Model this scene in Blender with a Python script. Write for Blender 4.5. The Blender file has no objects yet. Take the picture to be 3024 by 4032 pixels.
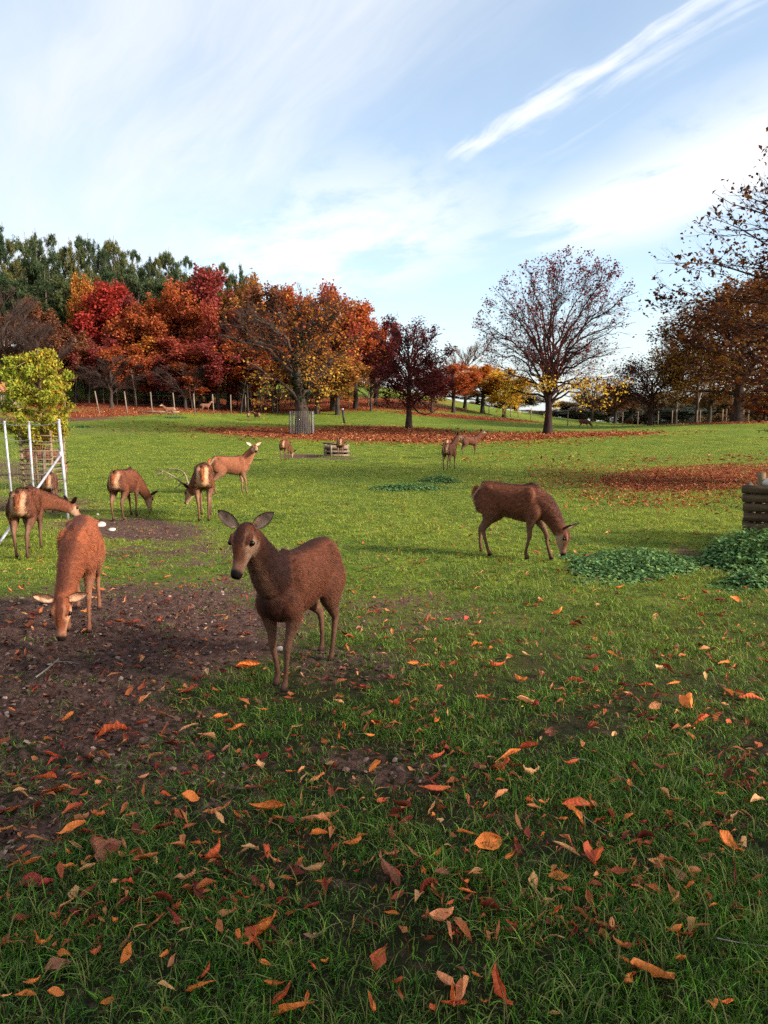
import bpy, math, random
import numpy as np
from mathutils import Vector, Matrix, Euler
from mathutils.kdtree import KDTree

# ------------------------------------------------------------------ camera, sky, sun, exposure
S = bpy.context.scene
COL = S.collection
R = math.radians
FPX, CX, CY, PITCH, CAMH = 2800.0, 1512.0, 2016.0, R(7.39), 2.05
cam = bpy.data.cameras.new("camera")
cam.sensor_fit = 'VERTICAL'; cam.sensor_height = 36.0; cam.lens = FPX / 4032 * 36
cam.clip_start = 0.05; cam.clip_end = 6000
camo = bpy.data.objects.new("camera", cam); COL.objects.link(camo)
camo.location = (0, 0, CAMH); camo.rotation_euler = (R(90) - PITCH, 0, 0)
S.camera = camo
S.render.resolution_x, S.render.resolution_y = 768, 1024
S.view_settings.view_transform = 'Standard'; S.view_settings.look = 'None'
S.view_settings.gamma = 1.0; S.view_settings.use_curve_mapping = False
S.view_settings.exposure = 1.62
try:
    S.cycles.use_denoising = False
    S.cycles.max_bounces = 4; S.cycles.diffuse_bounces = 2; S.cycles.transmission_bounces = 3
    S.cycles.use_adaptive_sampling = True; S.cycles.adaptive_threshold = 0.02
    S.cycles.transparent_max_bounces = 6
except Exception:
    pass
SUN_DIR = Vector((0.93, -0.36, 0)).normalized()      # towards the sun, on the ground plane
SUN_EL = R(25)
sun = bpy.data.lights.new("sun", 'SUN'); sun.energy = 3.2; sun.angle = R(11.0); sun.color = (1.0, 0.91, 0.79)
suno = bpy.data.objects.new("sun", sun); COL.objects.link(suno)
_to = Vector((SUN_DIR.x * math.cos(SUN_EL), SUN_DIR.y * math.cos(SUN_EL), math.sin(SUN_EL)))
suno.rotation_euler = _to.to_track_quat('Z', 'Y').to_euler()


class NT:
    """small helper to write node trees in few lines"""
    def __init__(s, tree):
        s.t = tree; s.n = tree.nodes; s.l = tree.links
    def new(s, typ, **kw):
        n = s.n.new(typ)
        for k, v in kw.items():
            setattr(n, k, v)
        return n
    def put(s, sock, v):
        if isinstance(v, bpy.types.NodeSocket):
            s.l.new(v, sock)
        elif v is not None:
            sock.default_value = v
    def math(s, op, a, b=None, c=None, clamp=False):
        n = s.new('ShaderNodeMath', operation=op, use_clamp=clamp)
        s.put(n.inputs[0], a); s.put(n.inputs[1], b); s.put(n.inputs[2], c)
        return n.outputs[0]
    def vmath(s, op, a, b=None):
        n = s.new('ShaderNodeVectorMath', operation=op)
        s.put(n.inputs[0], a); s.put(n.inputs[1], b)
        return n.outputs['Value'] if op in ('DOT_PRODUCT', 'LENGTH') else n.outputs[0]
    def comb(s, x, y, z=0.0):
        n = s.new('ShaderNodeCombineXYZ')
        s.put(n.inputs[0], x); s.put(n.inputs[1], y); s.put(n.inputs[2], z)
        return n.outputs[0]
    def noise(s, vec, scale, detail=4, rough=0.55, dist=0.0, out=0):
        n = s.new('ShaderNodeTexNoise')
        s.put(n.inputs['Vector'], vec); s.put(n.inputs['Scale'], scale); s.put(n.inputs['Detail'], detail)
        s.put(n.inputs['Roughness'], rough); s.put(n.inputs['Distortion'], dist)
        return n.outputs[out]
    def ramp(s, fac, stops, interp='LINEAR'):
        n = s.new('ShaderNodeValToRGB'); e = n.color_ramp.elements; n.color_ramp.interpolation = interp
        while len(e) < len(stops):
            e.new(0.5)
        for el, (p, c) in zip(e, stops):
            el.position = p
            el.color = (c, c, c, 1) if not hasattr(c, '__len__') else (*c[:3], 1)
        s.put(n.inputs[0], fac)
        return n.outputs[0]
    def mix(s, fac, a, b, typ='MIX'):
        n = s.new('ShaderNodeMix', data_type='RGBA', blend_type=typ)
        s.put(n.inputs[0], fac)
        s.put(n.inputs[6], (*a, 1) if isinstance(a, tuple) and len(a) == 3 else a)
        s.put(n.inputs[7], (*b, 1) if isinstance(b, tuple) and len(b) == 3 else b)
        return n.outputs[2]
    def smooth(s, v, a, b):
        n = s.new('ShaderNodeMapRange', interpolation_type='SMOOTHSTEP')
        s.put(n.inputs[0], v); s.put(n.inputs[1], a); s.put(n.inputs[2], b)
        return n.outputs[0]
    def attr(s, name, out='Color'):
        return s.new('ShaderNodeAttribute', attribute_name=name).outputs[out]


def ray(px, py):
    a = (px - CX) / FPX; b = (CY - py) / FPX
    return np.array([a, math.cos(PITCH) + b * math.sin(PITCH), -math.sin(PITCH) + b * math.cos(PITCH)])


def at(px, py, y):
    d = ray(px, py)
    return np.array([0, 0, CAMH]) + d * (y / d[1])


world = bpy.data.worlds.new("World"); S.world = world; world.use_nodes = True
w = NT(world.node_tree); w.n.clear()
sky = w.new('ShaderNodeTexSky', sky_type='NISHITA', sun_disc=False)
sky.sun_elevation = SUN_EL; sky.sun_rotation = math.atan2(SUN_DIR.x, SUN_DIR.y)
sky.air_density = 1.0; sky.dust_density = 1.2; sky.ozone_density = 1.4; sky.altitude = 200
tc = w.new('ShaderNodeTexCoord').outputs['Generated']
sep = w.new('ShaderNodeSeparateXYZ'); w.put(sep.inputs[0], tc)
zz = w.math('ADD', w.math('MAXIMUM', sep.outputs[2], 0.0), 0.10)
U = w.math('DIVIDE', sep.outputs[0], zz); V = w.math('DIVIDE', sep.outputs[1], zz)


def plane_uv(px, py):
    d = ray(px, py); d = d / np.linalg.norm(d)
    return np.array([d[0], d[1]]) / (max(d[2], 0) + 0.10)


_p, _q = plane_uv(1770, 620), plane_uv(2600, 60)
_al = (_p - _q) / np.linalg.norm(_p - _q); _ac = np.array([-_al[1], _al[0]])
T0 = float(_p @ _ac)
along = w.math('ADD', w.math('MULTIPLY', U, float(_al[0])), w.math('MULTIPLY', V, float(_al[1])))
across = w.math('ADD', w.math('ADD', w.math('MULTIPLY', U, float(_ac[0])), w.math('MULTIPLY', V, float(_ac[1]))), -T0)
base_vec = w.comb(w.math('MULTIPLY', along, 0.55), across, 0.0)
warp = w.noise(w.comb(w.math('MULTIPLY', along, 0.5), w.math('MULTIPLY', across, 0.9), 3.1), 1.1, 4, 0.6)
tw = w.math('ADD', across, w.math('MULTIPLY', w.math('SUBTRACT', warp, 0.5), 0.42))
streak = w.noise(w.comb(w.math('MULTIPLY', along, 0.30), w.math('MULTIPLY', tw, 1.6), 0.7), 3.2, 8, 0.62, 0.25)
broad = w.noise(w.comb(w.math('MULTIPLY', along, 0.55), tw, 5.0), 1.3, 5, 0.6, 0.3)
puff = w.noise(w.comb(w.math('MULTIPLY', along, 0.9), w.math('MULTIPLY', tw, 1.3), 9.0), 2.6, 7, 0.6, 0.2)
fine = w.noise(w.comb(w.math('MULTIPLY', along, 0.22), w.math('MULTIPLY', tw, 2.0), 4.4), 3.6, 7, 0.55, 0.1)
CLOUD_SOCKS = dict(tw=tw, streak=streak, broad=broad, puff=puff, along=along)


def bump1(v, c, wd):
    """1 at c, 0 beyond wd"""
    d = w.math('ABSOLUTE', w.math('SUBTRACT', v, c))
    return w.smooth(d, wd, 0.0)


def sk(px, py):
    u = plane_uv(px, py)
    return float(u @ _al), float(u @ _ac) - T0


# the veil up and to the left, the bright streak, the band on the right, the puffs near the skyline
SGN = 1.0 if sk(600, 600)[1] > 0 else -1.0
tv = w.math('MULTIPLY', tw, SGN)
veil_edge = SGN * sk(1500, 640)[1]
veil = w.math('MULTIPLY', w.smooth(tv, veil_edge - 0.25, veil_edge + 0.5), w.math('MULTIPLY_ADD', broad, 0.6, 0.62), clamp=True)
veil = w.math('MULTIPLY', veil, w.math('MULTIPLY_ADD', w.smooth(w.math('ADD', w.math('MULTIPLY', streak, 0.6), w.math('MULTIPLY', fine, 0.4)), 0.28, 0.70), 0.50, 0.54), clamp=True)
s1 = w.math('MULTIPLY', bump1(w.math('ADD', w.math('MULTIPLY', tw, 0.45), w.math('MULTIPLY', across, 0.55)), 0.0, 0.30), w.smooth(w.math('ADD', w.math('MULTIPLY', fine, 0.65), w.math('MULTIPLY', puff, 0.35)), 0.42, 0.64))
s1 = w.math('MULTIPLY', s1, w.smooth(along, sk(1650, 700)[0], sk(1900, 530)[0]) if sk(1650, 700)[0] > sk(1900, 530)[0] else w.smooth(along, sk(1650, 700)[0], sk(1900, 530)[0]))
tr = sk(2650, 700)[1]
s2 = w.math('MULTIPLY', bump1(tw, tr * 1.1, abs(tr) * 0.95), w.smooth(puff, 0.22, 0.52))
s2 = w.math('MULTIPLY', s2, w.smooth(along, sk(2000, 1130)[0], sk(2450, 850)[0]))
a3, t3 = sk(1300, 980)
s3 = w.math('MULTIPLY', w.math('MULTIPLY', bump1(tw, t3, 1.2), bump1(along, a3, 1.6)), w.smooth(puff, 0.22, 0.62))
thin = w.math('MULTIPLY', w.smooth(fine, 0.40, 0.80), 0.5)
low = w.smooth(sep.outputs[2], 0.26, 0.0)
mask = w.math('MAXIMUM', w.math('MAXIMUM', veil, s2), w.math('MAXIMUM', w.math('MAXIMUM', s1, s3), thin))
mask = w.math('MAXIMUM', mask, w.math('MULTIPLY', low, 0.72))
mask = w.math('MAXIMUM', mask, w.math('MULTIPLY_ADD', broad, 0.45, 0.02), clamp=True)
cl_bright = w.math('MAXIMUM', s1, w.math('MAXIMUM', w.math('MULTIPLY', s2, 0.8), w.math('MULTIPLY', s3, 0.7)))
ccol = w.mix(cl_bright, (2.28, 2.44, 2.64), (3.15, 3.2, 3.25))
skycol = w.mix(1.0, sky.outputs[0], (0.76, 0.76, 0.72), 'MULTIPLY')
bg = w.new('ShaderNodeBackground'); bg.inputs['Strength'].default_value = 0.13
w.put(bg.inputs['Color'], w.mix(mask, skycol, ccol))
wo = w.new('ShaderNodeOutputWorld'); w.put(wo.inputs[0], bg.outputs[0])

# ------------------------------------------------------------------ helpers
rng = np.random.default_rng(7)
random.seed(7)


def tag(o, label=None, cat=None, group=None, kind=None):
    if label: o['label'] = label
    if cat: o['category'] = cat
    if group: o['group'] = group
    if kind: o['kind'] = kind
    return o


def empty(name, loc=(0, 0, 0), rz=0.0):
    o = bpy.data.objects.new(name, None); COL.objects.link(o)
    o.empty_display_size = 0.2
    o.location = [float(c) for c in loc]; o.rotation_euler = (0, 0, rz)
    return o


def fast_mesh(name, Vv, F, mats=(), smooth=False, col=None, mat_idx=None):
    """F: list of index arrays (m,3) or (m,4)"""
    me = bpy.data.meshes.new(name)
    Vv = np.asarray(Vv, dtype=np.float32)
    if not isinstance(F, (list, tuple)):
        F = [F]
    F = [np.asarray(f, dtype=np.int32) for f in F if len(f)]
    me.vertices.add(len(Vv)); me.vertices.foreach_set('co', Vv.ravel())
    nl = sum(f.size for f in F); npoly = sum(len(f) for f in F)
    me.loops.add(nl); me.polygons.add(npoly)
    me.loops.foreach_set('vertex_index', np.concatenate([f.ravel() for f in F]))
    tot = np.concatenate([np.full(len(f), f.shape[1], dtype=np.int32) for f in F])
    st = np.concatenate([[0], np.cumsum(tot)[:-1]]).astype(np.int32)
    me.polygons.foreach_set('loop_start', st)
    try:
        me.polygons.foreach_set('loop_total', tot)
    except Exception:
        pass
    if smooth:
        me.polygons.foreach_set('use_smooth', np.ones(npoly, dtype=bool))
    if mat_idx is not None:
        me.polygons.foreach_set('material_index', np.asarray(mat_idx, dtype=np.int32))
    for m in mats:
        me.materials.append(m)
    if col is not None:
        a = me.color_attributes.new('Col', 'FLOAT_COLOR', 'POINT')
        c = np.ones((len(Vv), 4), dtype=np.float32); c[:, :3] = col
        a.data.foreach_set('color', c.ravel())
    me.update(calc_edges=True); me.validate(clean_customdata=False)
    return me


def link(name, me, parent=None, loc=None, rz=None):
    o = bpy.data.objects.new(name, me); COL.objects.link(o)
    if parent is not None: o.parent = parent
    if loc is not None: o.location = [float(c) for c in loc]
    if rz is not None: o.rotation_euler = (0, 0, rz)
    return o


def copy_tree(o, parent=None):
    c = o.copy(); COL.objects.link(c); c.parent = parent
    for ch in list(o.children):
        copy_tree(ch, c)
    return c


def tubes(P, Rr, k=4):
    """P (B,n,3), Rr (B,n) -> verts, quads of B open tubes"""
    B, n, _ = P.shape
    T = np.gradient(P, axis=1); T /= np.linalg.norm(T, axis=2, keepdims=True) + 1e-9
    ref = np.where(np.abs(T[:, :1, 2:3]) > 0.9, np.array([1.0, 0, 0]), np.array([0, 0, 1.0]))
    A = np.cross(T, np.broadcast_to(ref, T.shape)); A /= np.linalg.norm(A, axis=2, keepdims=True) + 1e-9
    Bn = np.cross(T, A)
    th = np.linspace(0, 2 * np.pi, k, endpoint=False)
    Vv = P[:, :, None, :] + Rr[:, :, None, None] * (np.cos(th)[None, None, :, None] * A[:, :, None, :] + np.sin(th)[None, None, :, None] * Bn[:, :, None, :])
    i = np.arange(n - 1)[:, None]; j = np.arange(k)[None, :]
    q = np.stack([i * k + j, i * k + (j + 1) % k, (i + 1) * k + (j + 1) % k, (i + 1) * k + j], -1).reshape(-1, 4)
    Q = (q[None] + (np.arange(B) * n * k)[:, None, None]).reshape(-1, 4)
    return Vv.reshape(-1, 3), Q


def join(parts):
    Vs, Fs, off = [], [], 0
    for v, f in parts:
        Vs.append(v); Fs.append(f + off); off += len(v)
    return np.concatenate(Vs), np.concatenate(Fs)


def capped_tube(P, rad, k=8):
    """single tube with closed ends (quads, degenerate fans avoided with centre rings)"""
    P = np.asarray(P, float); rad = np.asarray(rad, float)
    P2 = np.concatenate([P[:1], P, P[-1:]]); r2 = np.concatenate([[1e-4], rad, [1e-4]])
    P2[0] = P[0] - (P[1] - P[0]) * 1e-3; P2[-1] = P[-1] + (P[-1] - P[-2]) * 1e-3
    return tubes(P2[None], r2[None], k)


def box(cx, cy, cz, sx, sy, sz, rot=None, jit=0.0):
    v = np.array([[x, y, z] for x in (-.5, .5) for y in (-.5, .5) for z in (-.5, .5)]) * [sx, sy, sz]
    if jit: v = v + rng.normal(0, jit, v.shape)
    if rot is not None: v = v @ np.array(Euler(rot).to_matrix()).T
    f = np.array([[0, 1, 3, 2], [4, 6, 7, 5], [0, 4, 5, 1], [2, 3, 7, 6], [0, 2, 6, 4], [1, 5, 7, 3]])
    return v + [cx, cy, cz], f


# ------------------------------------------------------------------ terrain
ctrl = []
for yy in range(-36, 49, 12):
    for xx in range(-48, 49, 12):
        ctrl.append((xx, yy, 0.0))
for px, py, d in [(1180, 1707, 64), (1610, 1687, 70), (2155, 1707, 62), (2300, 1689, 92), (1355, 1668, 82), (995, 1661, 92), (665, 1641, 82), (810, 1621, 98),
                  (390, 1644, 80), (100, 1662, 72), (0, 1660, 70), (1770, 1638, 105), (1880, 1627, 120), (2000, 1643, 120), (2090, 1657, 120), (2200, 1670, 115),
                  (2560, 1674, 95), (2900, 1660, 88), (3024, 1658, 88), (2700, 1690, 74), (300, 1612, 95), (600, 1596, 106), (1000, 1602, 116), (1300, 1588, 112),
                  (1500, 1578, 118), (1700, 1594, 125), (-300, 1640, 75), (3400, 1660, 85)]:
    ctrl.append(tuple(at(px, py, d)))
ctrl += [(-140, 150, 15), (-80, 160, 15), (-30, 165, 13), (10, 170, 8), (28, 142, 3.4), (45, 175, 0.5), (58, 140, 0.6), (80, 150, -0.5), (110, 150, 0), (140, 210, -3), (60, 220, 0), (-120, 60, 2), (120, 60, 1.5),
         (-100, 0, 0), (100, 0, 0), (0, -90, 0), (-90, -80, 0), (90, -80, 0), (-140, 230, 20), (0, 240, 12)]
ctrl = np.array(ctrl)


def _tps(r2):
    return np.where(r2 > 1e-9, r2 * np.log(r2 + 1e-12), 0.0)


_X = ctrl[:, :2] / 50.0
_K = _tps(((_X[:, None] - _X[None]) ** 2).sum(-1)) + 2e-3 * np.eye(len(_X))
_Pm = np.hstack([np.ones((len(_X), 1)), _X])
_A = np.block([[_K, _Pm], [_Pm.T, np.zeros((3, 3))]])
_wt = np.linalg.solve(_A, np.concatenate([ctrl[:, 2], np.zeros(3)]))
GX = np.arange(-260, 261, 2.0); GY = np.arange(-120, 321, 2.0)
_gx, _gy = np.meshgrid(GX, GY)
_Q = np.stack([_gx.ravel(), _gy.ravel()], 1) / 50.0
_gz = _tps(((_Q[:, None] - _X[None]) ** 2).sum(-1)) @ _wt[:len(_X)] + np.hstack([np.ones((len(_Q), 1)), _Q]) @ _wt[len(_X):]
_gz = np.clip(_gz.reshape(_gx.shape), -5, 24)
_rr = np.hypot(_gx, _gy)
_far = np.clip(1 - 0.07 * _gx, -5, 12)
_f = np.clip((_rr - 190) / 90, 0, 1); _f = _f * _f * (3 - 2 * _f)
GZ = _gz * (1 - _f) + _far * _f
_n = np.clip(1 - np.hypot(_gx, _gy - 12) / 40, 0, 1)
GZ = GZ * (1 - np.clip(_n * 3, 0, 1))


def gz(x, y):
    x = np.asarray(x, float); y = np.asarray(y, float)
    u = np.clip((x - GX[0]) / 2.0, 0, len(GX) - 1.001); v = np.clip((y - GY[0]) / 2.0, 0, len(GY) - 1.001)
    i = u.astype(int); j = v.astype(int); fu = u - i; fv = v - j
    z = GZ[j, i] * (1 - fu) * (1 - fv) + GZ[j, i + 1] * fu * (1 - fv) + GZ[j + 1, i] * (1 - fu) * fv + GZ[j + 1, i + 1] * fu * fv
    near = np.clip(1 - np.hypot(x, y - 10) / 60, 0, 1)
    return z + near * (0.035 * np.sin(x * 1.1 + 0.7 * y) * np.sin(y * 0.9 - 0.4 * x) + 0.012 * np.sin(3.1 * x + 1.3) * np.sin(2.7 * y))


def project(x, y, z):
    dz = z - CAMH
    dep = y * math.cos(PITCH) - dz * math.sin(PITCH)
    up = y * math.sin(PITCH) + dz * math.cos(PITCH)
    dep = np.where(dep < 0.05, np.nan, dep)
    return CX + FPX * x / dep, CY - FPX * up / dep


_steps = np.geomspace(1.6, 200, 220)


def hit(px, py):
    """first meeting of the viewing ray with the ground, vectorised"""
    px = np.atleast_1d(np.asarray(px, float)); py = np.atleast_1d(np.asarray(py, float))
    a = (px - CX) / FPX; b = (CY - py) / FPX
    dy = math.cos(PITCH) + b * math.sin(PITCH); dz = (-math.sin(PITCH) + b * math.cos(PITCH)) / dy; dx = a / dy
    below = (CAMH + dz[:, None] * _steps) < gz(dx[:, None] * _steps, np.broadcast_to(_steps, (len(px), len(_steps))))
    k = np.argmax(below, 1); ok = below.any(1)
    lo = _steps[np.maximum(k - 1, 0)]; hi = _steps[k]
    for _ in range(14):
        m = (lo + hi) / 2; bl = (CAMH + dz * m) < gz(dx * m, m)
        hi = np.where(bl, m, hi); lo = np.where(bl, lo, m)
    x, y = dx * hi, hi
    return np.stack([x, y, gz(x, y)], 1), ok


def ground_at(px, y):
    """point on the ground below/above pixel column px at depth y"""
    for py in (1650,):
        x = (px - CX) / FPX * (y * math.cos(PITCH) + CAMH * math.sin(PITCH) * 0 + 0.0)
    z = float(gz(x, y))
    dep = y * math.cos(PITCH) - (z - CAMH) * math.sin(PITCH)
    x = (px - CX) / FPX * dep
    return np.array([x, y, float(gz(x, y))])


def ell(px, py, spec, e0=1.35, e1=0.7):
    m = np.zeros_like(px)
    for cx, cy, rx, ry, rot, st in spec:
        c, s_ = math.cos(R(rot)), math.sin(R(rot))
        u = ((px - cx) * c + (py - cy) * s_) / rx; v = (-(px - cx) * s_ + (py - cy) * c) / ry
        d = np.sqrt(u * u + v * v)
        m = np.maximum(m, st * np.clip((e0 - d) / e1, 0, 1))
    return m


MUD = [(430, 2500, 720, 190, -4, 1.0), (160, 2760, 560, 210, 6, 0.85), (1000, 2330, 350, 70, 0, 0.6), (520, 2085, 300, 45, 3, 0.85), (150, 1990, 260, 40, 0, 0.55),
       (60, 1860, 170, 45, 10, 0.6), (120, 1652, 330, 11, -1, 0.95), (1190, 1797, 90, 9, 0, 0.85), (1330, 1806, 90, 7, 0, 0.6), (450, 3050, 640, 170, 0, 0.50), (0, 3250, 330, 220, 0, 0.5),
       (1560, 2420, 420, 90, 0, 0.38), (750, 2180, 400, 60, 0, 0.45), (2480, 2200, 60, 40, 0, 0.5), (2690, 2180, 90, 30, 0, 0.4), (330, 1700, 300, 12, 0, 0.25), (1380, 2620, 300, 90, 0, 0.45),
       (1560, 3030, 280, 90, 0, 0.3)]
LIT = [(1330, 1712, 520, 22, 2, 0.95), (1750, 1722, 420, 16, 0, 0.9), (2240, 1712, 330, 9, -1, 0.95), (1530, 1690, 230, 10, 2, 0.8), (520, 1622, 420, 13, -3, 1.0), (1150, 1612, 380, 12, -1, 1.0),
       (1560, 1600, 260, 13, 3, 0.9), (1830, 1642, 280, 7, 4, 0.95), (2820, 1880, 420, 46, -2, 1.0), (2420, 1880, 330, 50, 4, 0.45), (2850, 1664, 330, 5, -1, 0.9), (2600, 1960, 300, 40, 0, 0.3),
       (200, 1628, 300, 10, 0, 0.6), (600, 1592, 560, 22, 0, 1.0), (1250, 1585, 450, 20, 0, 1.0)]
BRI = [(1700, 1850, 1600, 190, 0, 1.0)]

# ------------------------------------------------------------------ materials
def material(name):
    m = bpy.data.materials.new(name); m.use_nodes = True
    t = NT(m.node_tree); t.n.clear()
    out = t.new('ShaderNodeOutputMaterial')
    return m, t, out


def principled(t, out, col, rough=0.8, bump=None, bstr=0.3, bdist=0.02, spec=0.3, metal=0.0):
    p = t.new('ShaderNodeBsdfPrincipled')
    t.put(p.inputs['Base Color'], (*col, 1) if isinstance(col, tuple) else col)
    t.put(p.inputs['Roughness'], rough); t.put(p.inputs['Specular IOR Level'], spec); t.put(p.inputs['Metallic'], metal)
    if bump is not None:
        b = t.new('ShaderNodeBump'); b.inputs['Strength'].default_value = bstr; b.inputs['Distance'].default_value = bdist
        t.put(b.inputs['Height'], bump); t.put(p.inputs['Normal'], b.outputs[0])
    t.put(out.inputs[0], p.outputs[0])
    return p


def leaf_mat(name, trans=0.35, rough=0.6, use_obj=True, var=0.25):
    m, t, out = material(name)
    c = t.attr('Col')
    if use_obj:
        oc = t.new('ShaderNodeObjectInfo').outputs['Color']
        c = t.mix(1.0, c, oc, 'MULTIPLY')
    d = t.new('ShaderNodeBsdfDiffuse'); t.put(d.inputs[0], c)
    tr = t.new('ShaderNodeBsdfTranslucent'); t.put(tr.inputs[0], t.mix(1.0, c, (1.25, 1.05, 0.7), 'MULTIPLY'))
    mx = t.new('ShaderNodeMixShader'); mx.inputs[0].default_value = trans
    t.put(mx.inputs[1], d.outputs[0]); t.put(mx.inputs[2], tr.outputs[0])
    t.put(out.inputs[0], mx.outputs[0])
    return m


def bark_mat(name, c1, c2, scale=6):
    m, t, out = material(name)
    pos = t.new('ShaderNodeNewGeometry').outputs['Position']
    v = t.vmath('MULTIPLY', pos, (1, 1, 0.25))
    n = t.noise(v, scale, 6, 0.65)
    col = t.ramp(n, [(0.3, c1), (0.7, c2)])
    principled(t, out, col, 0.9, n, 0.8, 0.05, 0.1)
    return m


def wood_mat(name, c1, c2, axis=(0.15, 3, 3), scale=5):
    m, t, out = material(name)
    tc_ = t.new('ShaderNodeTexCoord').outputs['Object']
    v = t.vmath('MULTIPLY', tc_, axis)
    n = t.noise(v, scale, 7, 0.65, 0.4)
    n2 = t.noise(tc_, 2.2, 4, 0.6)
    col = t.mix(t.smooth(n2, 0.35, 0.7), t.ramp(n, [(0.3, c1), (0.72, c2)]), c1)
    principled(t, out, col, 0.85, n, 0.6, 0.02, 0.15)
    return m


M = {}
# ground ----------------------------------------------------
m, t, out = material('meadow'); M['ground'] = m
pos = t.new('ShaderNodeNewGeometry').outputs['Position']
mud, lit = t.attr('mud', 'Fac'), t.attr('lit', 'Fac')
n_big = t.noise(pos, 0.22, 4, 0.6); n_mid = t.noise(pos, 1.6, 5, 0.65); n_fine = t.noise(pos, 14.0, 6, 0.7); n_vf = t.noise(pos, 55.0, 4, 0.7)
g1 = t.mix(t.smooth(n_mid, 0.35, 0.68), (0.095, 0.160, 0.016), (0.195, 0.260, 0.024))
g1 = t.mix(t.math('MULTIPLY', t.smooth(n_big, 0.4, 0.7), 0.6), g1, (0.280, 0.300, 0.028))
g1 = t.mix(t.smooth(n_fine, 0.40, 0.66), g1, (0.040, 0.042, 0.014))
spz = t.new('ShaderNodeSeparateXYZ'); t.put(spz.inputs[0], pos)
# near the viewer, bare earth between the blades, darkened for contrast under them
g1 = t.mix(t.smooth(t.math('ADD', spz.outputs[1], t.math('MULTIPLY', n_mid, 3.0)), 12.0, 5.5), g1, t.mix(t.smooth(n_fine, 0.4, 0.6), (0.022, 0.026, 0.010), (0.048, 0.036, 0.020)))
n_tuft = t.noise(t.vmath('MULTIPLY', pos, (0.6, 0.35, 1)), 2.6, 3, 0.6)
g1 = t.mix(t.math('MULTIPLY', t.smooth(n_tuft, 0.60, 0.70), 0.6), g1, (0.060, 0.085, 0.016))
mudc = t.mix(t.smooth(n_fine, 0.35, 0.65), (0.050, 0.028, 0.023), (0.150, 0.084, 0.064))
mudc = t.mix(t.smooth(n_vf, 0.58, 0.78), mudc, (0.24, 0.14, 0.10))
litc = t.mix(t.smooth(n_vf, 0.38, 0.62), (0.07, 0.018, 0.012), (0.30, 0.080, 0.030))
litc = t.mix(t.smooth(n_fine, 0.5, 0.7), litc, (0.16, 0.03, 0.02))
mm = t.smooth(t.math('ADD', t.math('ADD', mud, 0.10), t.math('MULTIPLY', t.math('SUBTRACT', t.math('ADD', n_fine, n_mid), 1.0), 2.0)), 0.26, 0.70)
lm = t.smooth(t.math('ADD', lit, t.math('MULTIPLY', t.math('SUBTRACT', t.math('ADD', n_fine, n_mid), 1.0), 1.2)), 0.42, 0.62)
gc = t.mix(lm, t.mix(mm, g1, mudc), litc)
hgt = t.math('ADD', t.math('MULTIPLY', n_fine, 0.7), t.math('MULTIPLY', n_vf, 0.5))
principled(t, out, gc, 0.95, hgt, 1.0, 0.06, 0.05)

# grass blades ----------------------------------------------
m, t, out = material('grass_blades'); M['grass'] = m
oi = t.new('ShaderNodeObjectInfo')
pos = t.new('ShaderNodeNewGeometry').outputs['Position']
loc = oi.outputs['Location']
hb = t.noise(loc, 0.5, 3, 0.6); hm = t.noise(loc, 3.0, 3, 0.6)
gcol = t.ramp(oi.outputs['Random'], [(0.0, (0.035, 0.085, 0.012)), (0.35, (0.075, 0.155, 0.016)), (0.7, (0.135, 0.220, 0.022)), (0.92, (0.21, 0.25, 0.035)), (1.0, (0.30, 0.24, 0.08))])
sl = t.new('ShaderNodeSeparateXYZ'); t.put(sl.inputs[0], loc)
far_mix = t.smooth(t.math('ADD', sl.outputs[1], t.math('MULTIPLY', hb, 5.0)), 5.0, 17.0)
gcol = t.mix(t.math('SUBTRACT', 1.0, far_mix), gcol, t.mix(1.0, gcol, (0.58, 0.90, 0.50), 'MULTIPLY'))  # lush green near the viewer, with foreground shade darkened into the blade colour
gcol = t.mix(t.math('MULTIPLY', t.math('MULTIPLY', t.smooth(hb, 0.3, 0.6), far_mix), 0.6), gcol, (0.370, 0.400, 0.030))
gcol = t.mix(t.math('MULTIPLY', t.smooth(hm, 0.45, 0.7), 0.45), gcol, (0.055, 0.085, 0.014))
br = t.new('ShaderNodeNewGeometry').outputs['Random Per Island']
gcol = t.mix(1.0, gcol, t.ramp(t.math('FRACT', t.math('MULTIPLY', br, 7.31)), [(0, 0.35), (0.6, 0.95), (1.0, 2.0)]), 'MULTIPLY')
gcol = t.mix(t.math('MULTIPLY', t.smooth(br, 0.80, 0.84), 0.8), gcol, (0.22, 0.19, 0.06))
d = t.new('ShaderNodeBsdfPrincipled'); t.put(d.inputs['Base Color'], gcol); d.inputs['Roughness'].default_value = 0.5; d.inputs['Specular IOR Level'].default_value = 0.22
tr = t.new('ShaderNodeBsdfTranslucent'); t.put(tr.inputs[0], gcol)
mx = t.new('ShaderNodeMixShader'); mx.inputs[0].default_value = 0.3
t.put(mx.inputs[1], d.outputs[0]); t.put(mx.inputs[2], tr.outputs[0]); t.put(out.inputs[0], mx.outputs[0])

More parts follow.
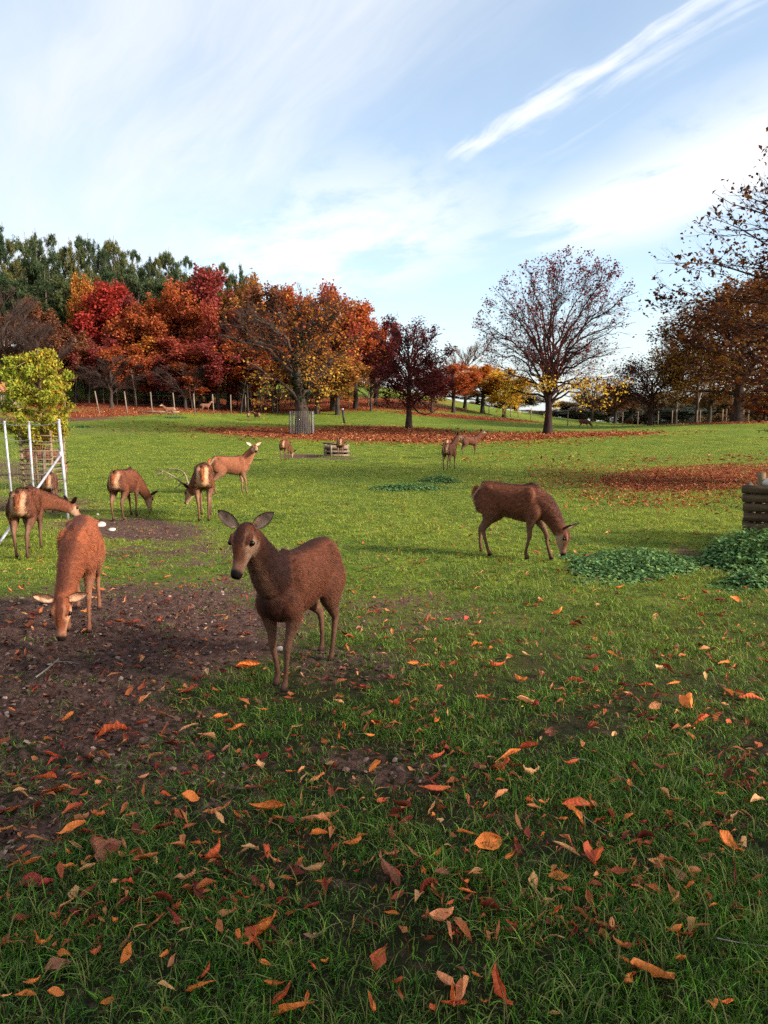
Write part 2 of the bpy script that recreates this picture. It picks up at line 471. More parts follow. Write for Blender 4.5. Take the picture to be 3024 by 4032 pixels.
# fallen leaves ---------------------------------------------
def fallen_mat(name, by_random):
    m, t, out = material(name)
    oi = t.new('ShaderNodeObjectInfo')
    if by_random:
        c = t.ramp(oi.outputs['Random'], [(0, (0.12, 0.022, 0.016)), (0.3, (0.25, 0.048, 0.024)), (0.55, (0.40, 0.10, 0.032)), (0.8, (0.54, 0.19, 0.065)), (0.95, (0.62, 0.34, 0.14)), (1, (0.24, 0.09, 0.07))])
    else:
        c = oi.outputs['Color']
    tc_ = t.new('ShaderNodeTexCoord').outputs['Object']
    sp = t.new('ShaderNodeSeparateXYZ'); t.put(sp.inputs[0], tc_)
    # side veins run obliquely off the midrib
    ve = t.math('SINE', t.math('MULTIPLY', t.math('ADD', sp.outputs[0], t.math('MULTIPLY', t.math('ABSOLUTE', sp.outputs[1]), -0.8)), 48.0))
    blot = t.noise(tc_, 9, 5, 0.65)
    c2 = t.mix(t.math('MULTIPLY', t.smooth(ve, 0.5, 1.0), 0.35), c, t.mix(1.0, c, (0.45, 0.35, 0.35), 'MULTIPLY'))
    c2 = t.mix(t.math('MULTIPLY', t.smooth(blot, 0.52, 0.75), 0.7), c2, t.mix(1.0, c, (0.30, 0.20, 0.2), 'MULTIPLY'))
    p = t.new('ShaderNodeBsdfPrincipled'); t.put(p.inputs['Base Color'], c2); p.inputs['Roughness'].default_value = 0.6; p.inputs['Specular IOR Level'].default_value = 0.2
    b = t.new('ShaderNodeBump'); b.inputs['Strength'].default_value = 0.22; b.inputs['Distance'].default_value = 0.008; t.put(b.inputs['Height'], ve); t.put(p.inputs['Normal'], b.outputs[0])
    tr = t.new('ShaderNodeBsdfTranslucent'); t.put(tr.inputs[0], c2)
    mx = t.new('ShaderNodeMixShader'); mx.inputs[0].default_value = 0.22
    t.put(mx.inputs[1], p.outputs[0]); t.put(mx.inputs[2], tr.outputs[0]); t.put(out.inputs[0], mx.outputs[0])
    return m


M['leaf_one'] = fallen_mat('fallen_leaf_skin', False)
M['leaf_many'] = fallen_mat('fallen_leaf_litter', True)
M['foliage'] = leaf_mat('foliage', 0.35)
M['nettle'] = leaf_mat('nettle_leaves', 0.2)
M['bark'] = bark_mat('bark', (0.022, 0.016, 0.013), (0.075, 0.055, 0.042))
M['bark_pale'] = bark_mat('bark_pale', (0.07, 0.05, 0.038), (0.20, 0.15, 0.11))
M['bark_red'] = bark_mat('bark_red', (0.020, 0.012, 0.011), (0.060, 0.034, 0.028))
M['twig'] = bark_mat('twig', (0.030, 0.020, 0.017), (0.080, 0.050, 0.040), 3)
M['twig_pale'] = bark_mat('twig_pale', (0.16, 0.13, 0.11), (0.30, 0.25, 0.21), 3)
M['log'] = wood_mat('log_wood', (0.045, 0.030, 0.018), (0.20, 0.125, 0.07), (0.4, 6, 6), 4)
M['plank'] = wood_mat('plank_wood', (0.16, 0.115, 0.075), (0.42, 0.33, 0.23), (0.5, 5, 5), 4)
M['rail'] = wood_mat('rail_wood', (0.13, 0.085, 0.045), (0.34, 0.24, 0.14), (0.5, 6, 6), 4)
M['post'] = bark_mat('post_wood', (0.12, 0.085, 0.06), (0.30, 0.22, 0.16), 5)
m, t, out = material('galvanised'); M['metal'] = m
pos = t.new('ShaderNodeNewGeometry').outputs['Position']
n = t.noise(pos, 9, 6, 0.6)
principled(t, out, t.ramp(n, [(0.30, (0.16, 0.15, 0.15)), (0.45, (0.36, 0.35, 0.37)), (0.58, (0.42, 0.41, 0.43)), (0.75, (0.15, 0.12, 0.10))]), 0.5, n, 0.15, 0.01, 0.5, 0.15)
m, t, out = material('wire'); M['wire'] = m
principled(t, out, (0.35, 0.33, 0.30), 0.5, spec=0.4, metal=0.3)
m, t, out = material('dark_metal'); M['dark'] = m
principled(t, out, (0.015, 0.013, 0.013), 0.6)
m, t, out = material('stone'); M['stone'] = m
pos = t.new('ShaderNodeTexCoord').outputs['Object']
n = t.noise(pos, 8, 6, 0.6)
principled(t, out, t.ramp(n, [(0.3, (0.30, 0.25, 0.21)), (0.7, (0.62, 0.56, 0.50))]), 0.9, n, 0.6, 0.02)
m, t, out = material('clod'); M['clod'] = m
n = t.new('ShaderNodeObjectInfo').outputs['Random']
principled(t, out, t.ramp(n, [(0, (0.035, 0.020, 0.016)), (0.6, (0.095, 0.055, 0.044)), (0.92, (0.15, 0.09, 0.07)), (1.0, (0.34, 0.24, 0.19))]), 0.95, None, spec=0.08)
m, t, out = material('roof_tile'); M['tile'] = m
n = t.noise(t.new('ShaderNodeNewGeometry').outputs['Position'], 6, 5, 0.6)
principled(t, out, t.ramp(n, [(0.3, (0.28, 0.09, 0.04)), (0.7, (0.48, 0.19, 0.08))]), 0.85, n, 0.4)
m, t, out = material('eye'); M['eye'] = m
principled(t, out, (0.005, 0.004, 0.004), 0.22, spec=0.25)
m, t, out = material('antler'); M['antler'] = m
n = t.noise(t.new('ShaderNodeTexCoord').outputs['Object'], 22, 5, 0.6)
principled(t, out, t.ramp(n, [(0.3, (0.12, 0.075, 0.05)), (0.7, (0.34, 0.24, 0.17))]), 0.6, n, 0.4, 0.01)
# deer coat
m, t, out = material('deer_coat'); M['coat'] = m
oi = t.new('ShaderNodeObjectInfo')
tc_ = t.new('ShaderNodeTexCoord').outputs['Object']
c = t.mix(1.0, t.attr('Col'), oi.outputs['Color'], 'MULTIPLY')
v = t.vmath('MULTIPLY', tc_, (7, 22, 16))
f1 = t.noise(v, 1.6, 3, 0.65, 0.6); f2 = t.noise(tc_, 7, 4, 0.6); f3 = t.noise(t.vmath('MULTIPLY', tc_, (9, 34, 24)), 2.0, 2, 0.6)
c = t.mix(t.math('MULTIPLY', t.smooth(f1, 0.42, 0.68), 0.42), c, t.mix(1.0, c, (0.40, 0.36, 0.34), 'MULTIPLY'))
c = t.mix(t.math('MULTIPLY', t.smooth(f3, 0.5, 0.72), 0.4), c, t.mix(1.0, c, (1.5, 1.42, 1.35), 'MULTIPLY'))
c = t.mix(t.math('MULTIPLY', t.smooth(f2, 0.5, 0.75), 0.3), c, t.mix(1.0, c, (0.6, 0.55, 0.55), 'MULTIPLY'))
p = principled(t, out, c, 0.75, t.math('ADD', f1, f3), 0.35, 0.012, 0.12)
m, t, out = material('deer_hair'); M['hair'] = m
oi = t.new('ShaderNodeObjectInfo')
principled(t, out, t.mix(1.0, t.attr('Col'), oi.outputs['Color'], 'MULTIPLY'), 0.7, spec=0.15)


# ------------------------------------------------------------------ ground sheet (polar, finest in front of the camera)
def build_ground():
    ang = np.unique(np.concatenate([np.arange(-180, -40, 5.0), np.arange(-40, 40.01, 0.4), np.arange(40, 180, 5.0)]))
    rad = np.concatenate([[0.3, 0.8, 1.3], np.geomspace(1.7, 14, 170), np.geomspace(14.15, 150, 190), np.geomspace(153, 4000, 40)])
    A, Rd = np.meshgrid(np.radians(ang), rad)
    X, Y = Rd * np.sin(A), Rd * np.cos(A)
    Z = gz(X, Y)
    far = Rd > 300
    Z = np.where(far, np.clip(1 - 0.07 * X, -5, 12), Z)
    px, py = project(X, Y, Z)
    px = np.nan_to_num(px, nan=-9e4); py = np.nan_to_num(py, nan=-9e4)
    mud = ell(px, py, MUD); lit = ell(px, py, LIT, 1.75, 1.25)
    # clods and hoof marks where the turf is worn
    rough = 0.016 * np.clip(1 - Rd / 22, 0, 1) * (0.3 + mud)
    Z = Z + rough * rng.normal(0, 1, Z.shape)
    n, k = X.shape
    Vv = np.stack([X, Y, Z], -1).reshape(-1, 3)
    Vv = np.concatenate([Vv, [[0, 0, float(gz(0, 0))]]])
    i = np.arange(n - 1)[:, None]; j = np.arange(k)[None, :]
    q = np.stack([i * k + j, i * k + (j + 1) % k, (i + 1) * k + (j + 1) % k, (i + 1) * k + j], -1).reshape(-1, 4)[:, ::-1]
    c = len(Vv) - 1
    tri = np.stack([np.full(k, c), (np.arange(k) + 1) % k, np.arange(k)], 1)[:, ::-1]
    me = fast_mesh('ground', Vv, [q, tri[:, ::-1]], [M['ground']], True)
    for nm, arr in (('mud', mud), ('lit', lit)):
        a = me.attributes.new(nm, 'FLOAT', 'POINT'); a.data.foreach_set('value', np.concatenate([arr.ravel(), [0]]).astype(np.float32))
    o = link('ground', me); tag(o, 'green autumn meadow with bare earth and drifts of fallen leaves', 'meadow', kind='structure')


build_ground()


# ------------------------------------------------------------------ scattering (real copies of small meshes on points)
def scatter(name, P, rot, scl, protos, label, cat):
    me = bpy.data.meshes.new(name)
    me.vertices.add(len(P)); me.vertices.foreach_set('co', np.asarray(P, np.float32).ravel())
    a = me.attributes.new('rot', 'FLOAT_VECTOR', 'POINT'); a.data.foreach_set('vector', np.asarray(rot, np.float32).ravel())
    a = me.attributes.new('scl', 'FLOAT_VECTOR', 'POINT'); a.data.foreach_set('vector', np.asarray(scl, np.float32).ravel())
    a = me.attributes.new('pick', 'INT', 'POINT'); a.data.foreach_set('value', rng.integers(0, len(protos), len(P)).astype(np.int32))
    me.update()
    o = link(name, me)
    coll = bpy.data.collections.new(name + '_kinds')
    for i, pm in enumerate(protos):
        coll.objects.link(bpy.data.objects.new('%s_kind_%02d' % (name, i), pm))
    g = bpy.data.node_groups.new(name + '_scatter', 'GeometryNodeTree')
    g.interface.new_socket('Geometry', in_out='INPUT', socket_type='NodeSocketGeometry')
    g.interface.new_socket('Geometry', in_out='OUTPUT', socket_type='NodeSocketGeometry')
    gi = g.nodes.new('NodeGroupInput'); go = g.nodes.new('NodeGroupOutput')
    ci = g.nodes.new('GeometryNodeCollectionInfo'); ci.inputs['Collection'].default_value = coll
    ci.inputs['Separate Children'].default_value = True; ci.inputs['Reset Children'].default_value = True
    ip = g.nodes.new('GeometryNodeInstanceOnPoints'); ip.inputs['Pick Instance'].default_value = True

    def named(nm, typ):
        n = g.nodes.new('GeometryNodeInputNamedAttribute'); n.data_type = typ; n.inputs['Name'].default_value = nm
        return n.outputs['Attribute']
    er = g.nodes.new('FunctionNodeEulerToRotation')
    L = g.links
    L.new(named('rot', 'FLOAT_VECTOR'), er.inputs[0]); L.new(er.outputs[0], ip.inputs['Rotation'])
    L.new(named('scl', 'FLOAT_VECTOR'), ip.inputs['Scale']); L.new(named('pick', 'INT'), ip.inputs['Instance Index'])
    L.new(gi.outputs[0], ip.inputs['Points']); L.new(ci.outputs[0], ip.inputs['Instance']); L.new(ip.outputs[0], go.inputs[0])
    md = o.modifiers.new('scatter', 'NODES'); md.node_group = g
    tag(o, label, cat, kind='stuff')
    return o


def grass_clump(seed, nb, rad, hmin, hmax, wid):
    r = np.random.default_rng(seed)
    Vs, Fs = [], []
    for b in range(nb):
        a = r.uniform(0, 2 * np.pi); rr = rad * math.sqrt(r.uniform())
        base = np.array([rr * math.cos(a), rr * math.sin(a), -0.005])
        h = r.uniform(hmin, hmax); lean = r.uniform(0.1, 1.1) * h; ld = r.uniform(0, 2 * np.pi)
        L = np.array([math.cos(ld), math.sin(ld), 0]); side = np.array([-L[1], L[0], 0]); wd = wid * r.uniform(0.6, 1.2)
        pts = []
        for s_, ww in ((0, 1), (0.4, 0.9), (0.75, 0.6)):
            c = base + L * lean * s_ ** 2 + np.array([0, 0, h * (s_ - 0.25 * s_ ** 2 * lean / h)])
            pts += [c - side * wd * ww / 2, c + side * wd * ww / 2]
        pts.append(base + L * lean * 1.05 + np.array([0, 0, h * (1 - 0.35 * lean / h)]))
        o = len(Vs) * 7
        Vs.append(np.array(pts))
        Fs += [(o, o + 1, o + 3), (o, o + 3, o + 2), (o + 2, o + 3, o + 5), (o + 2, o + 5, o + 4), (o + 4, o + 5, o + 6)]
    return fast_mesh('grass_tuft', np.concatenate(Vs), np.array(Fs), [M['grass']], True)


def build_grass():
    protos = [grass_clump(i, 26, 0.075, 0.022, 0.060, 0.0042) for i in range(4)] + [grass_clump(9, 20, 0.07, 0.03, 0.085, 0.0048), grass_clump(10, 14, 0.09, 0.05, 0.12, 0.0052)]
    Ps, Sc = [], []
    edges = np.geomspace(1.9, 62, 60)
    for d0, d1 in zip(edges[:-1], edges[1:]):
        dm = (d0 + d1) / 2
        rho = min(520.0, 520 * (3.2 / dm) ** 1.5)
        hw = 0.58 * d1 + 0.5
        n = int(rho * 2 * hw * (d1 - d0))
        P = np.stack([rng.uniform(-hw, hw, n), rng.uniform(d0, d1, n)], 1)
        Ps.append(P); Sc.append(np.full(n, 1.0 + 1.6 * np.clip((dm - 6) / 40, 0, 1)))
    P = np.concatenate(Ps); sc = np.concatenate(Sc)
    z = gz(P[:, 0], P[:, 1]); px, py = project(P[:, 0], P[:, 1], z)
    mud = ell(px, py, MUD); lit = ell(px, py, LIT)
    nz = 0.5 + 0.5 * np.sin(P[:, 0] * 2.3 + 1.7 * np.sin(P[:, 1] * 1.9)) * np.sin(P[:, 1] * 2.9 + 1.3 * np.sin(P[:, 0] * 2.1))
    nz2 = 0.5 + 0.5 * np.sin(P[:, 0] * 5.1 + 2 * np.sin(P[:, 1] * 3.7)) * np.sin(P[:, 1] * 6.3 + 1.6 * np.sin(P[:, 0] * 4.4))
    worn = np.clip((py - 1950) / 500, 0, 1) * np.clip((0.62 - nz) * 1.5, 0, 0.75)
    keep = rng.uniform(size=len(P)) > np.clip(1.12 * mud * (0.70 + 0.60 * nz2) + worn + 0.8 * lit, 0, 0.985)
    P, sc, z, nz, mud = P[keep], sc[keep], z[keep], nz[keep], mud[keep]
    n = len(P)
    # longer, less grazed grass close to the photographer on the right
    longg = np.clip((6.5 - P[:, 1]) / 4.0, 0, 1) * np.clip((P[:, 0] + 2.2) / 2.5, 0.25, 1)
    hs = (0.62 + 0.55 * nz * rng.uniform(0.4, 1, n) + 0.36 * longg) * (1 - 0.45 * np.clip(mud * 1.3, 0, 1))
    scl = np.stack([sc * rng.uniform(0.8, 1.3, n), sc * rng.uniform(0.8, 1.3, n), hs * rng.uniform(0.7, 1.2, n) * (1 + 0.3 * (sc - 1))], 1)
    rot = np.stack([rng.normal(0, 0.15, n), rng.normal(0, 0.15, n), rng.uniform(0, 6.28, n)], 1)
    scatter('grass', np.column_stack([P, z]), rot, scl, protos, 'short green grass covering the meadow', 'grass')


def leaf_mesh(seed, flat=False, name='fallen_leaf'):
    """a curled chestnut leaflet, one unit long along x"""
    r = np.random.default_rng(seed)
    nu, nv = (6, 4) if not flat else (3, 2)
    curl = r.uniform(1.0, 3.4) * (1 if r.uniform() < 0.8 else -0.6); bend = r.uniform(-1.4, 2.2); twist = r.uniform(-1.5, 1.5); wid = r.uniform(0.34, 0.95) if r.uniform() < 0.75 else r.uniform(0.22, 0.34); crk = r.uniform(0.012, 0.05); pk = r.uniform(0.8, 1.9)
    us = np.linspace(0, 1, nu + 1); vs = np.linspace(-1, 1, nv + 1)
    Vv = []
    for u in us:
        wdt = wid * (np.sin(np.pi * min(1, u * 0.98 + 0.01) ** pk) ** 0.8) * 0.5 * r.uniform(0.85, 1.12) + 0.006
        cx = (np.sin(bend * (u - 0.5)) / bend if abs(bend) > 1e-3 else u - 0.5); cz = (1 - np.cos(bend * (u - 0.5))) / (bend if abs(bend) > 1e-3 else 1)
        tw = twist * (u - 0.5)
        for v in vs:
            a = curl * v * (0.6 + 0.5 * u)
            y = wdt * (np.sin(a) / curl); zz_ = wdt * (1 - np.cos(a)) / abs(curl) + 0.03 * abs(v) * (1 if nv > 2 else 0)
            jz = r.normal(0, crk); jx = r.normal(0, crk) * abs(v)
            Vv.append((cx + jx, y * np.cos(tw) - zz_ * np.sin(tw), cz + y * np.sin(tw) + zz_ * np.cos(tw) + jz))
    Vv = np.array(Vv); Vv[:, 2] -= Vv[:, 2].min() * 0.8
    F = [(i * (nv + 1) + j, i * (nv + 1) + j + 1, (i + 1) * (nv + 1) + j + 1, (i + 1) * (nv + 1) + j) for i in range(nu) for j in range(nv)]
    return fast_mesh(name, Vv, np.array(F), [M['leaf_many'] if flat or name != 'fallen_leaf' else M['leaf_one']], True)


def build_litter():
    protos = [leaf_mesh(100 + i, True, 'litter_leaf') for i in range(10)]
    pts, sz = [], []
    # drifts
    for (cx, cy, rx, ry, rot, st), n in zip(LIT, [5200, 3800, 2600, 1700, 3600, 3200, 2200, 1900, 9000, 2600, 1500, 900, 800, 2500, 2000]):
        a = rng.uniform(0, 6.28, n); r_ = np.where(rng.uniform(size=n) < 0.75, np.sqrt(rng.uniform(0, 1, n)) * 1.1, rng.uniform(0.9, 1.9, n))
        u, v = r_ * np.cos(a) * rx, r_ * np.sin(a) * ry
        c, s_ = math.cos(R(rot)), math.sin(R(rot))
        P, ok = hit(cx + u * c - v * s_, cy + u * s_ + v * c)
        ok &= P[:, 1] < 130
        pts.append(P[ok]); sz.append(np.where(P[ok][:, 1] > 35, rng.uniform(0.16, 0.34, ok.sum()), rng.uniform(0.07, 0.15, ok.sum())))
    # strewn over the grass
    n = 19000
    y = 2.5 * (34 / 2.5) ** rng.uniform(0, 1, n); x = rng.uniform(-0.6, 0.6, n) * y
    px, py = project(x, y, gz(x, y))
    keep = rng.uniform(size=n) < np.where(py < 2150, 0.30, 0.62) * (0.45 + 0.55 * np.sin(x * 1.7 + 2 * np.sin(y * 1.1)) ** 2)
    pts.append(np.column_stack([x, y, gz(x, y)])[keep]); sz.append(0.018 + 0.105 * rng.uniform(0, 1, keep.sum()) ** 2.4)
    P = np.concatenate(pts); s_ = np.concatenate(sz); n = len(P)
    P[:, 2] += 0.012 + rng.uniform(0, 0.03, n)
    rot = np.stack([rng.normal(0, 0.45, n), rng.normal(0, 0.4, n), rng.uniform(0, 6.28, n)], 1)
    scatter('leaf_litter', P, rot, np.repeat(s_[:, None], 3, 1), protos, 'drifts of small fallen leaves, too many to count, under the trees', 'leaf litter')


def build_clods():
    protos = []
    for i in range(4):
        r = np.random.default_rng(50 + i)
        v = np.array([(1, 0, 0), (-1, 0, 0), (0, 1, 0), (0, -1, 0), (0, 0, 1), (0, 0, -1), (.7, .7, .3), (-.7, .6, .4), (.6, -.7, .35), (-.6, -.7, .3)]) * (0.75 + 0.5 * r.uniform(size=(10, 1)))
        import bmesh
        bm = bmesh.new()
        for c in v * [1, 0.8, 0.5]: bm.verts.new(c)
        bmesh.ops.convex_hull(bm, input=bm.verts)
        me = bpy.data.meshes.new('clod'); bm.to_mesh(me); bm.free(); me.materials.append(M['clod']); protos.append(me)
    n = 60000
    y = 2.3 * (24 / 2.3) ** rng.uniform(0, 1, n); x = rng.uniform(-0.6, 0.5, n) * y
    z = gz(x, y); px, py = project(x, y, z)
    k = rng.uniform(size=n) < np.clip(ell(px, py, MUD) * 1.1 - 0.22, 0, 1)
    P = np.column_stack([x, y, z + 0.004])[k]; n = len(P)
    s_ = 0.006 + 0.024 * rng.uniform(0, 1, n) ** 3
    scatter('earth_clods', P, rng.uniform(0, 6.28, (n, 3)) * [0.1, 0.1, 1], np.repeat(s_[:, None], 3, 1), protos, 'small clods of trodden brown earth', 'earth')


# ------------------------------------------------------------------ trees
def bez(p0, p1, p2, n):
    s_ = np.linspace(0, 1, n)[None, :, None]
    return p0[:, None] * (1 - s_) ** 2 + 2 * p1[:, None] * s_ * (1 - s_) + p2[:, None] * s_ ** 2


class Env:
    """uneven ellipsoid that a crown keeps to"""
    def __init__(s, c, r, seed=0, lump=0.14, cone=0.0):
        s.cone = cone
        s.c = np.array(c, float); s.r = np.array(r, float); g = np.random.default_rng(seed)
        s.k = g.normal(0, 2.4, (7, 3)); s.ph = g.uniform(0, 6.28, 7); s.l = lump
    def e(s, p):
        q = (p - s.c) / s.r; q = q / np.stack([1 - s.cone * q[..., 2].clip(-1, 1)] * 2 + [np.ones(q.shape[:-1])], -1); d = np.linalg.norm(q, axis=-1)
        u = q / (d[..., None] + 1e-9)
        f = 1 + s.l * np.sin(u @ s.k.T + s.ph).sum(-1) / 2.2
        return d / f


def grow(r, parents, prad, spec, env):
    """children of a set of polylines. parents (B,n,3), prad (B,n)"""
    B, n, _ = parents.shape
    ln = np.linalg.norm(np.diff(parents, axis=1), axis=2).sum(1)
    N = spec['count']
    pi = r.choice(B, N, p=ln / ln.sum()) if B > 1 else np.zeros(N, int)
    t_ = spec['t'][0] + (spec['t'][1] - spec['t'][0]) * r.uniform(size=N) ** spec.get('tp', 1.0)
    f = t_ * (n - 1); i = np.minimum(f.astype(int), n - 2); fr = (f - i)[:, None]
    st = parents[pi, i] * (1 - fr) + parents[pi, i + 1] * fr
    rad = prad[pi, i] * (1 - fr[:, 0]) + prad[pi, i + 1] * fr[:, 0]
    pd = parents[pi, i + 1] - parents[pi, i]; pd /= np.linalg.norm(pd, axis=1, keepdims=True) + 1e-9
    ow = (st - env.c) / env.r; ow[:, 2] *= spec.get('outz', 1.0)
    if spec.get('ring'):
        a = np.arange(N) * 2.399 + r.uniform(0, 0.5, N)
        ow = np.stack([np.cos(a), np.sin(a), np.zeros(N)], 1)
    ow /= np.linalg.norm(ow, axis=1, keepdims=True) + 1e-6
    rd = r.normal(0, 1, (N, 3)); rd /= np.linalg.norm(rd, axis=1, keepdims=True)
    up = np.array([0, 0, 1.0])
    d = spec['along'] * pd + spec['out'] * ow + spec['up'] * up + spec['rand'] * rd
    d /= np.linalg.norm(d, axis=1, keepdims=True) + 1e-9
    L = spec['len'] * r.uniform(0.6, 1.25, N)
    if spec.get('aim'):
        z0, z1 = spec['aim']; zz_ = z0 + (z1 - z0) * (np.arange(N) + 0.5) / N; a = np.arange(N) * 2.39996 + r.uniform(0, 0.4, N); rr = np.sqrt(1 - np.clip(zz_, -1, 1) ** 2)
        u = np.stack([rr * np.cos(a), rr * np.sin(a), zz_], 1)
        f_ = 1 + env.l * np.sin(u @ env.k.T + env.ph).sum(-1) / 2.2
        u = u * np.stack([1 - env.cone * zz_, 1 - env.cone * zz_, np.ones(N)], 1)
        end = env.c + u * env.r * (f_ * r.uniform(0.86, 1.0, N))[:, None]
        t_ = spec['t'][0] + (spec['t'][1] - spec['t'][0]) * np.clip((zz_ - z0) / (z1 - z0) + r.normal(0, 0.12, N), 0, 1)
        f = t_ * (n - 1); i = np.minimum(f.astype(int), n - 2); fr = (f - i)[:, None]
        st = parents[pi, i] * (1 - fr) + parents[pi, i + 1] * fr; rad = prad[pi, i]
        d = end - st; L = np.linalg.norm(d, axis=1); d /= L[:, None]
        spec = dict(spec, done=True)
    if spec.get('done'):
        pass
    elif spec.get('reach'):
        lo, hi = np.zeros(N), np.full(N, 40.0)
        for _ in range(12):
            mid = (lo + hi) / 2; ins = env.e(st + d * mid[:, None]) < 1
            lo = np.where(ins, mid, lo); hi = np.where(ins, hi, mid)
        L = lo * r.uniform(spec['reach'], 1.02, N)
    else:
        for _ in range(5):
            o_ = env.e(st + d * L[:, None]) > 1.0
            L = np.where(o_, L * 0.62, L)
    L = np.maximum(L, spec.get('min', 0.15))
    end = st + d * L[:, None]
    c0 = spec.get('curve', 0.5)
    ctl = st + (pd * c0 + d * (1 - c0) + np.array([0, 0, spec.get('sag', 0.0)])) * (L * 0.5)[:, None]
    P = bez(st, ctl, end, spec['n'])
    jit = r.normal(0, 1, P.shape) * (L * spec.get('jit', 0.03))[:, None, None]; jit[:, 0] = 0
    P = P + jit
    r0 = np.minimum(rad * spec.get('rk', 0.7), spec['r'] * (0.6 + 0.6 * r.uniform(size=N)))
    s_ = np.linspace(0, 1, spec['n'])[None]
    Rr = r0[:, None] * (1 - s_ * (1 - spec.get('taper', 0.35)))
    return P, Rr


def leaves_on(r, P, N, jit, size, env=None, t0=0.2, aspect=0.55, updir=0.3, keep=None, per=1, hang=0.0):
    B, n, _ = P.shape
    pi = r.integers(0, B, N); f = (t0 + (1 - t0) * r.uniform(size=N)) * (n - 1); i = np.minimum(f.astype(int), n - 2); fr = (f - i)[:, None]
    c = P[pi, i] * (1 - fr) + P[pi, i + 1] * fr
    if per > 1:
        c = np.repeat(c, per, 0); N = len(c)
    c = c + r.normal(0, jit, (N, 3))
    if keep is not None:
        k = r.uniform(size=N) < keep(c); c = c[k]; N = len(c)
    sz = size * r.uniform(0.55, 1.3, N)
    nrm = r.normal(0, 1, (N, 3)); nrm[:, 2] = np.abs(nrm[:, 2]) + updir * 2; nrm /= np.linalg.norm(nrm, axis=1, keepdims=True)
    ax = r.normal(0, 1, (N, 3)); ax[:, 2] -= hang; ax -= (ax * nrm).sum(1, keepdims=True) * nrm; ax /= np.linalg.norm(ax, axis=1, keepdims=True) + 1e-9
    bi = np.cross(nrm, ax)
    s1 = sz[:, None]
    V4 = np.stack([c - ax * s1 * 0.5, c + bi * s1 * aspect * 0.5 + nrm * s1 * 0.10 - ax * s1 * 0.05, c + ax * s1 * 0.5 - nrm * s1 * 0.08, c - bi * s1 * aspect * 0.5 + nrm * s1 * 0.10 - ax * s1 * 0.05], 1)
    F = np.arange(N * 4).reshape(N, 4)
    return V4.reshape(-1, 3), F, c


def pal(r, n, cols, wts=None, jit=0.18):
    cols = np.array(cols); i = r.choice(len(cols), n, p=None if wts is None else np.array(wts) / sum(wts))
    return cols[i] * (1 + r.normal(0, jit, (n, 1))).clip(0.4, 1.7)


def tree_parts(root, trunk, branches, crown, bark, twig, crown_mat=None, trunk_name='trunk'):
    a = link('trunk', fast_mesh('trunk', *trunk, [bark], True), root)
    if branches is not None:
        link('branches', fast_mesh('branches', *branches, [twig], True), root)['kind'] = 'stuff'
    if crown is not None:
        o = link('crown', fast_mesh('crown', crown[0], crown[1], [crown_mat or M['foliage']], False, col=crown[2]), root)
        o['kind'] = 'stuff'
    return root


def trunk_line(H, r0, r1, lean=(0, 0), n=10, wob=0.03, seed=0, flare=1.5):
    r = np.random.default_rng(seed)
    s_ = np.linspace(0, 1, n)
    P = np.stack([lean[0] * s_ ** 1.2, lean[1] * s_, H * s_], 1) + np.column_stack([r.normal(0, wob * H * 0.12, n) * (s_ > 0), r.normal(0, wob * H * 0.12, n) * (s_ > 0), np.zeros(n)])
    rad = r0 + (r1 - r0) * s_
    rad = rad * (1 + (flare - 1) * np.exp(-s_ * H / (1.6 * r0 + 0.15)))
    P[0, 2] -= 0.25
    return P[None], rad[None]


def make_tree(name, loc, H, W, seed, trunk_frac, r0, specs, leafspec, bark='bark', twig='twig', lean=(0, 0), zc=None, lump=0.14, flat=1.0, trunk_top=0.62, ksides=(9, 6, 4, 3, 3), rz=0.0, leaf_level=(-1,), trunk_r1=0.45, crown_lo=None, cone=0.0):
    r = np.random.default_rng(seed)
    root = empty(name, loc, rz)
    lo = H * (trunk_frac if crown_lo is None else crown_lo)
    c = (lean[0] * 0.9, lean[1] * 0.9, (lo + H) / 2 if zc is None else zc * H)
    env = Env(c, (W / 2, W / 2 * flat, (H - lo) / 2 * 1.02), seed, lump, cone)
    P, Rr = trunk_line(H * trunk_top, r0, r0 * trunk_r1, lean, 12, 0.03, seed)
    tv, tf = tubes(P, Rr, ksides[0])
    lv = [(P, Rr)]; parts = []
    for li, sp in enumerate(specs):
        fl = sp.get('from', -1); src = lv[fl] if not isinstance(fl, tuple) else (np.concatenate([lv[q][0] for q in fl]), np.concatenate([lv[q][1] for q in fl]))
        P2, R2 = grow(r, src[0], src[1], sp, env)
        lv.append((P2, R2)); parts.append(tubes(P2, R2, ksides[min(li + 1, len(ksides) - 1)]))
    br = join(parts)
    crown = None
    if leafspec is not None:
        Vs, Fs, Cs, off = [], [], [], 0
        for ls in leafspec:
            src = np.concatenate([lv[k][0] if lv[k][0].shape[1] == lv[ls['lv'][0]][0].shape[1] else lv[k][0][:, :lv[ls['lv'][0]][0].shape[1]] for k in ls['lv']])
            v, f, cc = leaves_on(r, src, ls['n'], ls['jit'], ls['size'], env, ls.get('t0', 0.2), ls.get('aspect', 0.6), ls.get('updir', 0.3), ls.get('keep'), ls.get('per', 1), ls.get('hang', 0))
            Vs.append(v); Fs.append(f + off); off += len(v)
            Cs.append(np.repeat(ls['col'](r, cc), 4, 0))
        crown = (np.concatenate(Vs), np.concatenate(Fs), np.concatenate(Cs))
    tree_parts(root, (tv, tf), br, crown, M[bark], M[twig])
    return root, lv, env


def top_height(px, top, y, loc):
    return float(at(px, top, y)[2] - loc[2])


def width_at(wpx, y):
    return wpx / FPX * y * 1.0


